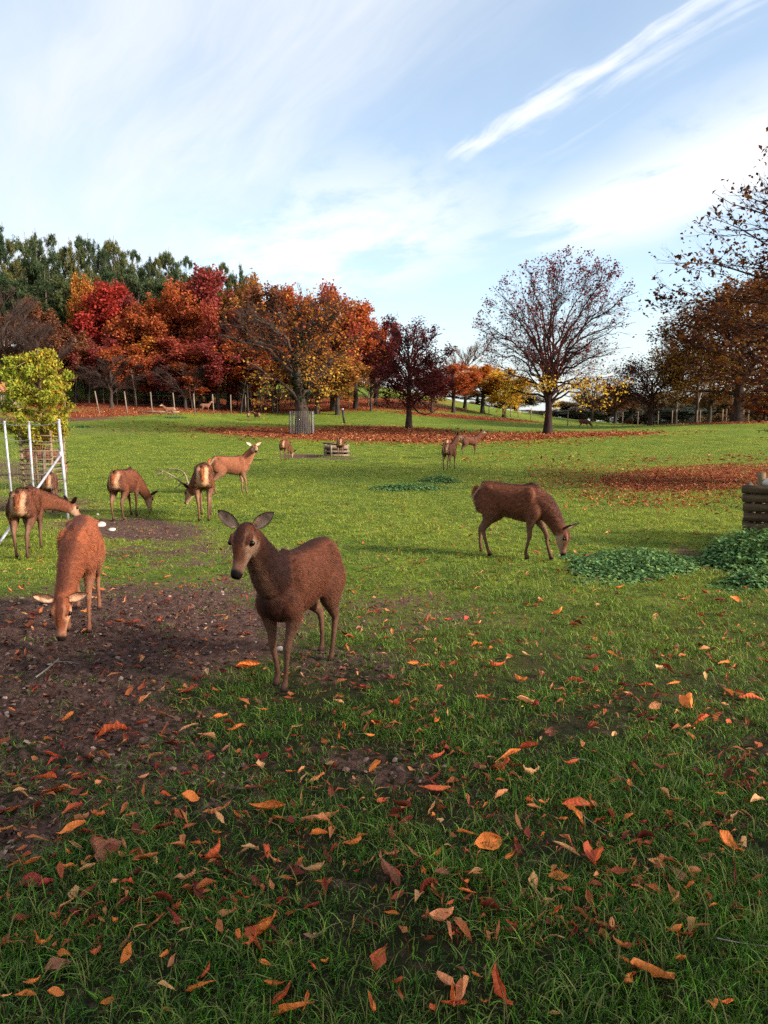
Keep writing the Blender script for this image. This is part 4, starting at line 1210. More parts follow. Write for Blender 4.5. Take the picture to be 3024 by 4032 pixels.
# ------------------------------------------------------------------ fences, posts, feeder, crib, shed
def build_fences():
    # wooden post fence before the wood
    f_ = empty('post_fence', ground_at(700, 92)); base = np.array(f_.location)
    tag(f_, 'old deer fence of leaning wooden posts and thin wires along the wood', 'fence')
    pts = []
    for k, (px, d, lean) in enumerate([(262, 84, -.2), (392, 86, -.35), (502, 88, -.22), (600, 90, -.1), (690, 92, -.16), (768, 94, -.08), (842, 96, -.08), (910, 98, 0.0), (968, 100, 0), (1030, 102, 0.05), (1450, 108, .1), (1375, 106, -.1)]):
        p = ground_at(px, d) - base; h = 2.75 - 0.02 * k
        if k < 10: pts.append(p)
        v, f = capped_tube([p + [0, 0, -0.2], p + [lean * 1.2, 0, h]], [0.085, 0.07], 7)
        link('post', fast_mesh('post', v, f, [M['post']], True), f_)
    for z_ in (0.5, 1.1, 1.7, 2.3):
        P = np.array([[p + [0, 0, z_] for p in pts]])
        v, f = tubes(P, np.full(P.shape[:2], 0.006), 3)
        link('wire', fast_mesh('wire', v, f, [M['dark']]), f_)
    v, f = box(*(ground_at(625, 90) - base + [0, 0, 0.25]), 5.2, 0.12, 0.18); link('fallen_rail', fast_mesh('fallen_rail', v, f, [M['plank']]), f_)
    # fence on the far right
    f2 = empty('field_fence', ground_at(2600, 104)); base = np.array(f2.location)
    tag(f2, 'far field fence of pale wooden posts behind the oak', 'fence')
    P = []
    for k, px in enumerate([1925, 2010, 2040, 2090, 2235, 2450, 2590, 2645, 2742, 2755, 2843, 2858, 2925, 2945, 2600 - 90]):
        p = ground_at(px, 103 if px > 2150 else 122) - base; h = 2.0
        if 2200 < px < 2950: P.append(p)
        v, f = capped_tube([p + [0, 0, -0.2], p + [0.02, 0, h]], [0.075, 0.065], 6); link('post', fast_mesh('post', v, f, [M['post']], True), f2)
    P = sorted(P, key=lambda q: q[0])
    for z_ in (0.6, 1.2, 1.8):
        A = np.array([[p + [0, 0, z_] for p in P]]); v, f = tubes(A, np.full(A.shape[:2], 0.006), 3); link('wire', fast_mesh('wire', v, f, [M['dark']]), f2)
    # white metal post fence at the left
    C = hit(270, 2043)[0][0]; A = hit(49, 1974)[0][0]; B = hit(136, 1992)[0][0]
    f3 = empty('metal_fence', C); base = C.copy()
    tag(f3, 'galvanised white metal post fence with slanting brace and thin wires', 'fence')

    def topz(px, py, q): return at(px, py, q[1])
    tops = {}
    for nm, q, tp in (('C', C, (231, 1656)), ('B', B, (113, 1664)), ('A', A, (17, 1662))):
        tpt = topz(*tp, q); tops[nm] = tpt - base
        v, f = capped_tube([q - base + [0, 0, -0.3], tpt - base], [0.031 if nm == 'C' else 0.028, 0.031 if nm == 'C' else 0.027], 10)
        o = link('post', fast_mesh('post', v, f, [M['metal']], True), f3)
        v, f = capped_tube([tpt - base, tpt - base + [0, 0, 0.03]], [0.036, 0.030], 10); link('cap', fast_mesh('cap', v, f, [M['metal']], True), o)
    D = A + (A - B) * 3.0; D[2] = gz(D[0], D[1]); dt = D + np.array([0, 0, 2.1]) - base
    e0 = topz(240, 1790, C); e1 = hit(-40, 2165)[0][0]
    v, f = capped_tube([e0 - base, e1 - base - [0, 0, 0.1]], [0.024, 0.024], 8); link('brace', fast_mesh('brace', v, f, [M['metal']], True), f3)
    v, f = capped_tube([e0 - base + [0, 0, -0.06], e0 - base + [0, 0, 0.06]], [0.042, 0.042], 10); link('clamp', fast_mesh('clamp', v, f, [M['metal']], True), f3)
    line = [('C', C), ('B', B), ('A', A)]
    chain = [(q - base, tops[n]) for n, q in line] + [(D - base, dt)]
    for u in (0.985, 0.80):
        P_ = []
        for (b0, t0), (b1, t1) in zip(chain[:-1], chain[1:]):
            for s_ in np.linspace(0, 1, 6)[:-1]:
                a_ = b0 + (t0 - b0) * u; c_ = b1 + (t1 - b1) * u
                P_.append(a_ + (c_ - a_) * s_ - np.array([0, 0, 0.05 * math.sin(math.pi * s_)]))
        P_.append(chain[-1][0] + (chain[-1][1] - chain[-1][0]) * u)
        v, f = tubes(np.array([P_]), np.full((1, len(P_)), 0.007), 4); link('wire', fast_mesh('wire', v, f, [M['metal']]), f3)
    segs = []
    for (b0, t0), (b1, t1) in zip(chain[:-1], chain[1:]):
        for u in np.linspace(0.02, 0.72, 14):
            segs.append([b0 + (t0 - b0) * u, b1 + (t1 - b1) * u])
        L = np.linalg.norm(b1 - b0)
        for s_ in np.arange(0.1, L, 0.22) / L:
            b_ = b0 + (b1 - b0) * s_; t_ = t0 + (t1 - t0) * s_
            segs.append([b_ + (t_ - b_) * 0.02, b_ + (t_ - b_) * 0.72])
    v, f = tubes(np.array(segs), np.full((len(segs), 2), 0.0012), 3); link('wire_mesh', fast_mesh('wire_mesh', v, f, [M['wire']]), f3)
    # marker post
    b = ground_at(1357, 82); mp = empty('marker_post', b)
    v, f = capped_tube([(0, 0, -0.2), (-0.22, 0, 1.55)], [0.12, 0.12], 8); link('shaft', fast_mesh('shaft', v, f, [M['dark']], True), mp)
    v, f = capped_tube([(-0.222, 0, 1.552), (-0.24, 0, 1.72)], [0.125, 0.125], 8); link('cap', fast_mesh('cap', v, f, [M['metal']], True), mp)
    tag(mp, 'thin black marker post with a white top, right of the leaning maple', 'post')
    # shed at the left edge
    b = ground_at(5, 90); sh = empty('shed', b)
    tag(sh, 'wooden board shed with orange tiled roof at the left edge behind the young oak', 'shed')
    for k in range(13):
        v, f = box(-3.0 + 0.34 * k, 0, 1.1, 0.31, 0.08, 2.2, None, 0.01); link('board', fast_mesh('board', v, f, [M['plank']]), sh)
    v, f = box(-1.0, 1.6, 1.05, 4.3, 3.0, 2.1); link('wall', fast_mesh('wall', v, f, [M['plank']]), sh)
    rf = None
    for rw in range(7):
        for k in range(9):
            v, f = box(-3.1 + 0.52 * k + 0.26 * (rw % 2), -0.3 + 0.28 * rw, 2.28 + 0.19 * rw, 0.50, 0.36, 0.05, (R(34), 0, 0), 0.006)
            link('roof_tile', fast_mesh('roof_tile', v, f, [M['tile']]), sh)


def build_feeder():
    y = 41.0; b = ground_at(1325, y); g = empty('pallet_feeder', b, R(4))
    tag(g, 'square hay feeder knocked together from pale wooden pallets', 'feeder')
    w_, h_ = 1.42, 0.62
    for side in range(4):
        rot = Matrix.Rotation(side * math.pi / 2, 3, 'Z'); rot = np.array(rot)
        for z_, hh in ((0.06, 0.10), (0.27, 0.10), (0.52, 0.15 if side else 0.2)):
            v, f = box(0, -w_ / 2, z_, w_ + 0.04, 0.025, hh, None, 0.006); link('board', fast_mesh('board', v @ rot.T, f, [M['plank']]), g)
        for x_ in (-0.62, -0.30 if side == 0 else 0, 0.62):
            v, f = box(x_, -w_ / 2 + 0.055 if x_ != -0.30 else -w_ / 2 - 0.03, 0.32, 0.10, 0.08 if x_ != -0.30 else 0.03, 0.64, None, 0.006); link('upright', fast_mesh('upright', v @ rot.T, f, [M['plank']]), g)
    v, f = box(-0.2, -w_ / 2 + 0.12, 0.70, 1.1, 0.22, 0.03, (R(-25), R(4), 0), 0.004); link('lid_board', fast_mesh('lid_board', v, f, [M['plank']]), g)
    v, f = box(0.0, 0.1, 0.2, 1.2, 1.2, 0.36, None, 0.03); link('hay', fast_mesh('hay', v, f, [M['clod']]), g)


def build_crib():
    b = hit(2915, 2165)[0][0]
    g = empty('log_crib', b, R(-27)); y = b[1]
    tag(g, 'open box stacked from round brown logs, half hidden by nettles, at the right edge', 'log box')
    r = np.random.default_rng(8)
    sc = y / FPX * 1.01
    for k, (yc, rad) in enumerate([(1926, 17.5), (1962, 17.5), (1996, 17), (2034, 18), (2072, 18.5), (2110, 19), (2148, 19)]):
        z_ = at(2915, yc, y)[2] - b[2]; x0 = (6 * (k > 1) - 8 + r.uniform(-4, 6)) * sc
        n = 9; xs = np.linspace(x0, x0 + 2.2, n)
        P = np.stack([xs, r.normal(0, 0.004, n), z_ + r.normal(0, 0.004, n)], 1)
        rr = rad * sc * (1 + r.normal(0, 0.02, n)); rr[0] *= 0.93
        v, f = capped_tube(P, rr, 12); link('log', fast_mesh('log', v, f, [M['log']], True), g)
        if k < 6:
            zz_ = z_ - 18 * sc
            P = np.stack([np.full(6, x0 + 0.12), np.linspace(0.08, 1.7, 6), np.full(6, zz_)], 1) + r.normal(0, 0.004, (6, 3))
            v, f = capped_tube(P, np.full(6, rad * sc * 0.8), 10); link('log', fast_mesh('log', v, f, [M['log']], True), g)
            v, f = capped_tube(P + [1.9, 0, 0], np.full(6, rad * sc * 0.8), 10); link('log', fast_mesh('log', v, f, [M['log']], True), g)
            if k < 2: continue
            P = np.stack([np.linspace(x0, x0 + 2.2, 6), np.full(6, 1.75), np.full(6, z_)], 1)
            v, f = capped_tube(P, np.full(6, rad * sc), 10); link('log', fast_mesh('log', v, f, [M['log']], True), g)
    # corner posts inside: one upright stump, one leaning piece
    iz = lambda py: at(2915, py, y)[2] - b[2]
    p0 = np.array([0.24, 0.16, iz(1912)]); p1 = np.array([0.225, 0.16, iz(1862)])
    v, f = capped_tube([[p0[0], p0[1], 0.0], p0, p1], [0.062, 0.062, 0.060], 12); link('corner_post', fast_mesh('corner_post', v, f, [M['rail']], True), g)
    p0 = np.array([0.53, 0.25, iz(1905)]); p1 = np.array([0.37, 0.25, iz(1845)])
    v, f = capped_tube([[p0[0] + .3, p0[1], 0.2], p0, p1], [0.07, 0.07, 0.068], 12); link('leaning_post', fast_mesh('leaning_post', v, f, [M['rail']], True), g)
    # pale stone resting in the box
    p = b + np.array(Matrix.Rotation(R(-27), 3, 'Z')) @ np.array([0.34, 0.08, iz(1897)])
    stone('pale_stone', p, 0.09, 31, 'pale round stone on the log box beside its corner post')
    return b


def stone(name, p, s_, seed, label):
    r = np.random.default_rng(seed)
    th = np.linspace(0, np.pi, 7); ph = np.linspace(0, 2 * np.pi, 10, endpoint=False)
    T, Ph = np.meshgrid(th, ph, indexing='ij')
    V0 = np.stack([np.sin(T) * np.cos(Ph), np.sin(T) * np.sin(Ph), np.cos(T)], -1)
    k = r.normal(0, 1.6, (4, 3)); rad = 1 + 0.12 * np.sin(V0 @ k.T + r.uniform(0, 6, 4)).sum(-1)
    Vv = (V0 * rad[..., None] * [s_ * 1.3, s_, s_ * 0.75]).reshape(-1, 3)
    i = np.arange(6)[:, None]; j = np.arange(10)[None]
    q = np.stack([i * 10 + j, (i + 1) * 10 + j, (i + 1) * 10 + (j + 1) % 10, i * 10 + (j + 1) % 10], -1).reshape(-1, 4)
    o = link(name, fast_mesh(name, Vv, q, [M['stone']], True), None, p); o.rotation_euler = (0, 0, r.uniform(0, 6))
    tag(o, label, 'stone')


def build_stones():
    for k, (px, py, s_, lab) in enumerate([(392, 2074, 0.085, 'pale stone on the bare earth between the grazing deer, the largest there'), (438, 2090, 0.05, 'small flat pale stone just right of the largest stone'),
                                           (384, 2028, 0.03, 'tiny pale stone above the largest stone on the bare earth'), (1098, 2560, 0.03, 'small pale pebble under the belly of the front deer')]):
        p = hit(px, py)[0][0]; stone('stone', p + [0, 0, s_ * 0.4], s_, 60 + k, lab)
    # dead sticks
    for k, (pts, rad, lab) in enumerate([([(140, 2690), (205, 2640), (232, 2612)], 0.008, 'pale forked stick lying on the bare earth at the left'),
                                         ([(2250, 3010), (2400, 3060), (2540, 3165)], 0.003, 'long thin dry grass stalk arched over the right-hand grass'),
                                         ([(2820, 3735), (2920, 3755), (3040, 3770)], 0.003, 'pale straw lying at the right edge near the bottom'),
                                         ([(2290, 3240), (2350, 3285), (2400, 3310)], 0.003, 'short pale stalk beside a cluster of curled leaves')]):
        P = np.array([hit(px, py)[0][0] for px, py in pts]) + [0, 0, 0.045]
        base = P[0].copy(); P = P - base
        P = bez(P[:1], 2 * P[1:2] - 0.5 * (P[:1] + P[2:3]), P[2:3], 8)
        v, f = tubes(P, np.linspace(rad, rad * 0.5, 8)[None], 5)
        rt = empty('stick', base); tag(rt, lab, 'stick')
        link('stem', fast_mesh('stem', v, f, [M['twig_pale']], True), rt)
        if k == 0:
            a = P[0, 5]; P2 = np.array([[a, a + [0.12, -0.03, 0.01], a + [0.22, -0.05, 0.0]]])
            v, f = tubes(P2, np.array([[0.005, 0.004, 0.002]]), 5); link('fork', fast_mesh('fork', v, f, [M['twig_pale']], True), rt)


def nettles(name, cx, cy, rx, ry, h, n, lab, leaf=0.075, mound=None, dark=1.0):
    a = rng.uniform(0, 6.28, n); r_ = rng.uniform(0, 1, n) ** 0.58 * 1.08 * (1 + 0.22 * np.sin(3 * a + cx) + 0.12 * np.sin(7 * a))
    P, ok = hit(cx + np.cos(a) * r_ * rx, cy + np.sin(a) * r_ * ry)
    P = P[ok]; r_ = np.clip(r_[ok], 0, 1.2); n = len(P)
    base = P.mean(0); base[2] = gz(base[0], base[1])
    hh = h * (np.clip(1.1 - r_ ** 2.2, 0.10, 1)) * rng.uniform(0.35, 1.2, n)
    if mound is not None:
        hh = hh * mound(P, n)
    rt = empty(name, base); tag(rt, lab, 'nettles', 'nettle patches')
    Q = P - base
    lean = rng.normal(0, 0.04, (n, 2))
    S0 = np.stack([Q, Q + np.column_stack([lean * 0.5, hh * 0.55]), Q + np.column_stack([lean, hh])], 1)
    v, f = tubes(S0, np.full((n, 3), 0.003), 3); o = link('stems', fast_mesh('stems', v, f, [M['nettle']], col=np.tile([0.05, 0.08, 0.02], (len(v), 1))), rt); o['kind'] = 'stuff'
    Vs, Fs, Cs, off = [], [], [], 0
    for k in range(9):
        u = 1.0 - 0.11 * k * rng.uniform(0.8, 1.2, n)
        c = Q + np.column_stack([lean * u[:, None], hh * u]); az = rng.uniform(0, 6.28, n)
        s_ = leaf * rng.uniform(0.6, 1.25, n) * (0.75 + 0.08 * k); dr = rng.uniform(-0.55, 0.15, n)
        ax = np.stack([np.cos(az), np.sin(az), dr], 1); ax /= np.linalg.norm(ax, axis=1, keepdims=True)
        bi = np.stack([-np.sin(az), np.cos(az), rng.normal(0, 0.15, n)], 1); nm = np.cross(ax, bi)
        s1 = s_[:, None]
        ring = [c + ax * 0.15 * s1, c + ax * 0.45 * s1 + bi * 0.32 * s1 + nm * 0.07 * s1, c + ax * 0.8 * s1 + bi * 0.20 * s1 - nm * 0.01 * s1, c + ax * 1.15 * s1 - nm * 0.16 * s1, c + ax * 0.8 * s1 - bi * 0.20 * s1 - nm * 0.01 * s1, c + ax * 0.45 * s1 - bi * 0.32 * s1 + nm * 0.07 * s1, c + ax * 0.55 * s1 - nm * 0.02 * s1]
        V7 = np.stack(ring, 1).reshape(-1, 3); i0 = np.arange(n)[:, None] * 7
        F = np.concatenate([i0 + np.array([t_]) for t_ in ((0, 1, 6), (1, 2, 6), (2, 3, 6), (3, 4, 6), (4, 5, 6), (5, 0, 6))])
        col = pal(rng, n, [(0.085, 0.175, 0.065), (0.055, 0.125, 0.048), (0.13, 0.23, 0.085), (0.16, 0.25, 0.08)], None, 0.15) * dark
        Vs.append(V7); Fs.append(F + off); off += len(V7); Cs.append(np.repeat(col, 7, 0))
    o = link('leaves', fast_mesh('leaves', np.concatenate(Vs), np.concatenate(Fs), [M['nettle']], True, col=np.concatenate(Cs)), rt); o['kind'] = 'stuff'


def build_nettles():
    nettles('nettle_patch', 2490, 2235, 265, 58, 0.22, 800, 'oval patch of low dark green nettles beside the grazing deer on open grass', 0.075)
    nettles('nettle_patch', 2990, 2205, 235, 62, 0.40, 1500, 'tall mound of nettles heaped against the foot of the log box', 0.085, None)
    nettles('nettle_patch', 2985, 2300, 150, 30, 0.18, 420, 'small low nettle patch in front of the log box', 0.075)
    nettles('nettle_patch', 1610, 1925, 165, 10, 0.16, 420, 'long thin nettle patch in mid meadow left of the grazing deer', 0.09)
    nettles('nettle_patch', 1730, 1898, 80, 8, 0.24, 300, 'short bushy nettle patch adjoining the long thin one', 0.09)
    nettles('nettle_patch', 320, 1682, 45, 3, 0.18, 160, 'tiny dark weed patch far off beside the young oak', 0.12)
    nettles('nettle_patch', 690, 1645, 50, 3, 0.18, 160, 'tiny green weed patch far off under the fence deer', 0.14)


# ------------------------------------------------------------------ deer
def cr(P, n):
    """Catmull-Rom resample of rows to n rows"""
    P = np.asarray(P, float); k = len(P); u = np.linspace(0, k - 1, n); i = np.minimum(u.astype(int), k - 2); f = (u - i)[:, None]
    g = lambda j: P[np.clip(j, 0, k - 1)]
    p0, p1, p2, p3 = g(i - 1), g(i), g(i + 1), g(i + 2)
    return 0.5 * ((2 * p1) + (-p0 + p2) * f + (2 * p0 - 5 * p1 + 4 * p2 - p3) * f ** 2 + (-p0 + 3 * p1 - 3 * p2 + p3) * f ** 3)


def loft(ctrs, ws, hs, colf, n, k=18, up=(0, 0, 1), sq=1.0):
    """closed loft; ctrs rows xyz, half width/half height; colf(t, cosine, sine, pts)->colour"""
    D = cr(np.column_stack([ctrs, ws, hs]), n)
    C, W_, H_ = D[:, :3], np.maximum(D[:, 3], 0.004), np.maximum(D[:, 4], 0.004)
    T = np.gradient(C, axis=0); T /= np.linalg.norm(T, axis=1, keepdims=True) + 1e-9
    upv = np.broadcast_to(np.asarray(up, float), T.shape)
    Sd = np.cross(upv, T); Sd /= np.linalg.norm(Sd, axis=1, keepdims=True) + 1e-9
    Uv = np.cross(T, Sd)
    th = np.linspace(0, 2 * np.pi, k, endpoint=False)
    cs, sn = np.cos(th), np.sin(th)
    Vv = C[:, None] + W_[:, None, None] * cs[None, :, None] * Sd[:, None] + H_[:, None, None] * sn[None, :, None] * Uv[:, None]
    tt = np.linspace(0, 1, n)
    colr = colf(np.repeat(tt, k), np.tile(cs, n), np.tile(sn, n), Vv.reshape(-1, 3))
    Vv = Vv.reshape(-1, 3)
    i = np.arange(n - 1)[:, None]; j = np.arange(k)[None]
    q = np.stack([i * k + j, i * k + (j + 1) % k, (i + 1) * k + (j + 1) % k, (i + 1) * k + j], -1).reshape(-1, 4)
    c0, c1 = len(Vv), len(Vv) + 1
    tri = np.concatenate([np.stack([np.full(k, c0), (np.arange(k) + 1) % k, np.arange(k)], 1), np.stack([np.full(k, c1), (n - 1) * k + np.arange(k), (n - 1) * k + (np.arange(k) + 1) % k], 1)])
    Vv = np.concatenate([Vv, C[:1], C[-1:]]); colr = np.concatenate([colr, colr[:1], colr[-1:]])
    return Vv, q, tri, colr


RED, DKR, PALE, CREAM, ORA, DARK, LEG = [np.array(c) for c in ((0.150, 0.056, 0.029), (0.055, 0.023, 0.016), (0.22, 0.125, 0.078), (0.42, 0.28, 0.165), (0.24, 0.082, 0.032), (0.016, 0.012, 0.011), (0.150, 0.085, 0.057))]


def mixc(a, b, f):
    f = np.clip(f, 0, 1)[:, None]
    return a * (1 - f) + b * f


def sm(v, a, b):
    x = np.clip((v - a) / (b - a), 0, 1); return x * x * (3 - 2 * x)


def deer(name, pos, heading, scale=1.0, neck=(50, 0.52, 0), head=(-18, 0), legs=((0, 0), (0, 0), (0, 0), (0, 0)), tint=(1, 1, 1), label='', voxel=0.016, ear=(0.8, 0.5, -0.35), stag=False, rump=1.0, belly=1.0, dark_neck=0.0, bend=0.0, fur=7000, furw=0.005):
    """local x forward, y to the animal's left, z up; legs: (forward shift, sideways shift) for FL, FR, HL, HR"""
    lofts = []
    # torso
    tr = np.array([(-0.66, .90, .03, .05), (-0.63, .88, .105, .13), (-0.54, .855, .160, .205), (-0.38, .850, .185, .225), (-0.18, .820, .198, .235), (0.04, .795, .205, .252), (0.22, .785, .192, .268), (0.36, .80, .165, .255), (0.47, .825, .125, .205), (0.55, .85, .07, .12)])
    K = 0.90; tr[:, 0] *= K; tr[:, 2] *= 0.90
    ctr = np.column_stack([tr[:, 0], bend * (tr[:, 0] - 0.0) ** 2 * np.sign(tr[:, 0]), tr[:, 1]])

    def tcol(t, c, s_, P):
        x = P[:, 0] / K
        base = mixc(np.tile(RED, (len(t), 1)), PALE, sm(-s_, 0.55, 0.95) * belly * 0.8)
        base = mixc(base, DKR * 1.3, sm(-s_, 0.15, 0.6) * (1 - sm(-s_, 0.8, 0.95)) * 0.55)  # shading put into the coat: lower flank and haunch line darker, upper flank lighter
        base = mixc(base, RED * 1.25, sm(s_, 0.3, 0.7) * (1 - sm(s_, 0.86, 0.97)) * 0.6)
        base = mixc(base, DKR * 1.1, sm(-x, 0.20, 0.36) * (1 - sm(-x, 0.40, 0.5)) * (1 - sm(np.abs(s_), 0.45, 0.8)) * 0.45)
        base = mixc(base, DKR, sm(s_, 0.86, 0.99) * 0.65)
        base = mixc(base, DKR, sm(x, 0.25, 0.5) * dark_neck)
        # tail patch orange, pale stripes beside it, dark rim outside
        ay = np.abs(P[:, 1]); z_ = P[:, 2]
        back = sm(-x, 0.47, 0.56) * rump
        base = mixc(base, DKR * 0.55, back * sm(ay, 0.10, 0.125) * sm(z_, 0.70, 0.85))
        base = mixc(base, CREAM, back * (1 - sm(ay, 0.095, 0.12)) * sm(ay, 0.03, 0.055))
        base = mixc(base, ORA, back * (1 - sm(ay, 0.03, 0.055)))
        base = mixc(base, CREAM, back * sm(0.80 - z_, 0.0, 0.10))
        return base
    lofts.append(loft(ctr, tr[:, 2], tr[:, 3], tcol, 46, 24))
    # neck
    ne, nl, ny = R(neck[0]), neck[1], R(neck[2])
    nb = np.array([0.36, 0.0, 0.845]); nd = np.array([math.cos(ne) * math.cos(ny), math.cos(ne) * math.sin(ny), math.sin(ne)])
    start = np.array([0.35, 0, 0.86])
    poll = start + nd * nl + np.array([0.10, 0, 0.02])
    hd = np.array([math.cos(R(head[0])) * math.cos(R(head[1])), math.cos(R(head[0])) * math.sin(R(head[1])), math.sin(R(head[0]))])
    hup = np.array([0, 0, 1.0]) - hd * hd[2]
    if np.linalg.norm(hup) < 0.35:
        hup = hup + np.array([math.cos(ny), math.sin(ny), 0]) * 0.5; hup -= hd * (hup @ hd)
    hup /= np.linalg.norm(hup); hs = np.cross(hup, hd)
    q0 = np.array([0.18, 0, 0.82]); q1 = start + nd * nl * 0.18 + [0.02, 0, -0.02]; q2 = start + nd * nl * 0.58 + [0.07, 0, 0.0]; q3 = poll - hup * 0.035 + hd * 0.02
    th = 1.22 if stag else 1.0
    nrm_up = np.array([-math.sin(ne) * math.cos(ny), -math.sin(ne) * math.sin(ny), math.cos(ne)])

    def ncol(t, c, s_, P):
        b = mixc(np.tile(RED * 0.95, (len(t), 1)), DKR, sm(s_, 0.75, 0.98) * 0.9)
        b = mixc(b, DKR * 0.75, dark_neck * sm(1.0 - t, 0.1, 0.5))
        b = mixc(b, np.array([0.27, 0.155, 0.10]), sm(-s_, 0.6, 0.95) * 0.6)
        return b
    lofts.append(loft([q0, q1, q2, q3, q3 + hd * 0.05], np.array([.135, .122, .092, .078, .055]) * th, np.array([.21, .185, .132, .098, .065]) * th, ncol, 26, 20, up=nrm_up))
    # head
    hr = np.array([(-0.045, -0.01, .046, .052), (0.0, 0.0, .066, .078), (0.05, -0.002, .078, .092), (0.098, -0.012, .075, .096), (0.145, -0.024, .057, .082), (0.19, -0.032, .044, .064), (0.24, -0.038, .038, .050), (0.290, -0.042, .039, .043), (0.318, -0.046, .028, .031)])
    hr[:, 1:] *= 1.06; hr[:, 0] *= 1.08
    hc = poll + hr[:, :1] * hd + hr[:, 1:2] * hup

    def hcol(t, c, s_, P):
        x = (P - poll) @ hd; u = (P - poll) @ hup; sd = (P - poll) @ hs
        b = np.tile(RED * 1.0, (len(t), 1))
        b = mixc(b, DKR * 0.9, sm(u, 0.045, 0.085) * (1 - sm(np.abs(sd), 0.02, 0.05)) * (1 - sm(x, 0.12, 0.2)) * 0.85)
        b = mixc(b, np.array([0.42, 0.28, 0.19]), sm(np.abs(sd), 0.028, 0.055) * sm(x, 0.02, 0.08) * 0.95)
        b = mixc(b, np.array([0.42, 0.30, 0.21]), sm(-u, 0.03, 0.075) * 0.85)
        b = mixc(b, DKR * 0.8, sm(x, 0.15, 0.19) * (1 - sm(x, 0.2, 0.26)) * sm(np.abs(sd), 0.025, 0.04) * (1 - sm(np.abs(sd), 0.05, 0.07)) * sm(u, -0.02, 0.02) * 0.7)
        b = mixc(b, np.array([0.26, 0.16, 0.12]), sm(x, 0.22, 0.28) * 0.6)
        b = mixc(b, np.array([0.50, 0.42, 0.36]), sm(x, 0.28, 0.31) * sm(-u, 0.066, 0.08))
        return mixc(b, DARK * 0.7, sm(x, 0.290, 0.310) * sm(u, -0.072, -0.058))
    lofts.append(loft(hc, hr[:, 2], hr[:, 3], hcol, 30, 20, up=hup))
    # tail
    if True:
        tl = np.array([(-0.625, 0, 0.985), (-0.675, 0, 0.94), (-0.70, 0, 0.86), (-0.695, 0, 0.79)]); tl[:, 0] *= K
        lofts.append(loft(tl, np.array([.04, .042, .034, .012]), np.array([.03, .03, .024, .01]), lambda t, c, s_, P: np.tile(ORA, (len(t), 1)), 12, 10, up=(1, 0, 0)))
    # legs
    def lcol(inner):
        def f(t, c, s_, P):
            z_ = P[:, 2]
            b = mixc(np.tile(LEG, (len(t), 1)), RED, sm(z_, 0.42, 0.75))
            iy = c * inner
            b = mixc(b, PALE, sm(iy, 0.1, 0.8) * 0.65 * sm(z_, 0.1, 0.5))
            b = mixc(b, DKR * 0.8, (1 - sm(z_, 0.10, 0.30)) * 0.4)
            return mixc(b, DARK, 1 - sm(z_, 0.035, 0.06))
        return f

    def rump_leg(inner):
        f0 = lcol(inner)
        def f(t, c, s_, P):
            b = f0(t, c, s_, P)
            back = sm(-(P[:, 0] / K + 0.02), 0.47, 0.55) * sm(P[:, 2], 0.40, 0.60) * sm(c * inner, -0.25, 0.25)
            b = mixc(b, DKR * 0.6, sm(-(P[:, 0] / K + 0.02), 0.44, 0.54) * sm(P[:, 2], 0.45, 0.62) * sm(-c * inner, -0.2, 0.3) * rump * 0.8)
            b = mixc(b, CREAM, back * rump * 0.95)
            return b
        return f
    for k, sy in enumerate((1, -1)):
        dx, dy = legs[k]
        L = np.array([(.32, .085, .84), (.37, .115, .70), (.335, .120, .585), (.355 + dx * .45, .108 + dy * .3, .44), (.375 + dx * .6, .103 + dy * .5, .345), (.365 + dx * .72, .100 + dy * .7, .25), (.36 + dx * .95, .097 + dy, .115), (.378 + dx, .097 + dy, .06), (.395 + dx, .097 + dy, .012)])
        L[:, 1] *= sy * 0.92; L[:, 0] *= K
        lofts.append(loft(L, [.05, .066, .056, .036, .031, .022, .021, .026, .030], [.09, .115, .080, .043, .035, .024, .024, .031, .040], lcol(-sy), 40, 14, up=(1, 0, 0)))
    for k, sy in enumerate((1, -1)):
        dx, dy = legs[2 + k]
        L = np.array([(-.36, .08, .90), (-.40, .125, .78), (-.345, .135, .645), (-.42 + dx * .25, .125 + dy * .2, .52), (-.535 + dx * .5, .110 + dy * .5, .405), (-.555 + dx * .62, .104 + dy * .6, .35), (-.545 + dx * .8, .100 + dy * .8, .23), (-.525 + dx * .96, .098 + dy, .11), (-.505 + dx, .098 + dy, .058), (-.485 + dx, .098 + dy, .012)])
        L[:, 1] *= sy * 0.92; L[:, 0] *= K
        lofts.append(loft(L, [.06, .085, .085, .056, .033, .028, .022, .021, .026, .030], [.12, .185, .155, .085, .048, .039, .026, .025, .031, .040], rump_leg(-sy), 44, 14, up=(1, 0, 0)))
    def solid(c, r3, n=9, k=12, colr=RED):
        th_ = np.linspace(0.05, np.pi - 0.05, n); z_ = np.cos(th_); rr_ = np.sin(th_)
        C_ = np.array(c)[None] + np.stack([z_ * r3[0], np.zeros(n), np.zeros(n)], 1)
        return loft(C_, rr_ * r3[1], rr_ * r3[2], lambda t, c, s_, P: np.tile(colr, (len(t), 1)), n, k)
    for sy in (1, -1):
        bc = poll + hd * 0.095 + hs * sy * 0.062 + hup * 0.062
        lofts.append(loft([bc - hd * 0.045, bc - hd * 0.02, bc + hd * 0.01, bc + hd * 0.04], [.008, .020, .020, .008], [.008, .018, .018, .008], lambda t, c, s_, P: np.tile(RED * 0.9, (len(t), 1)), 9, 10, up=hup))   # brow
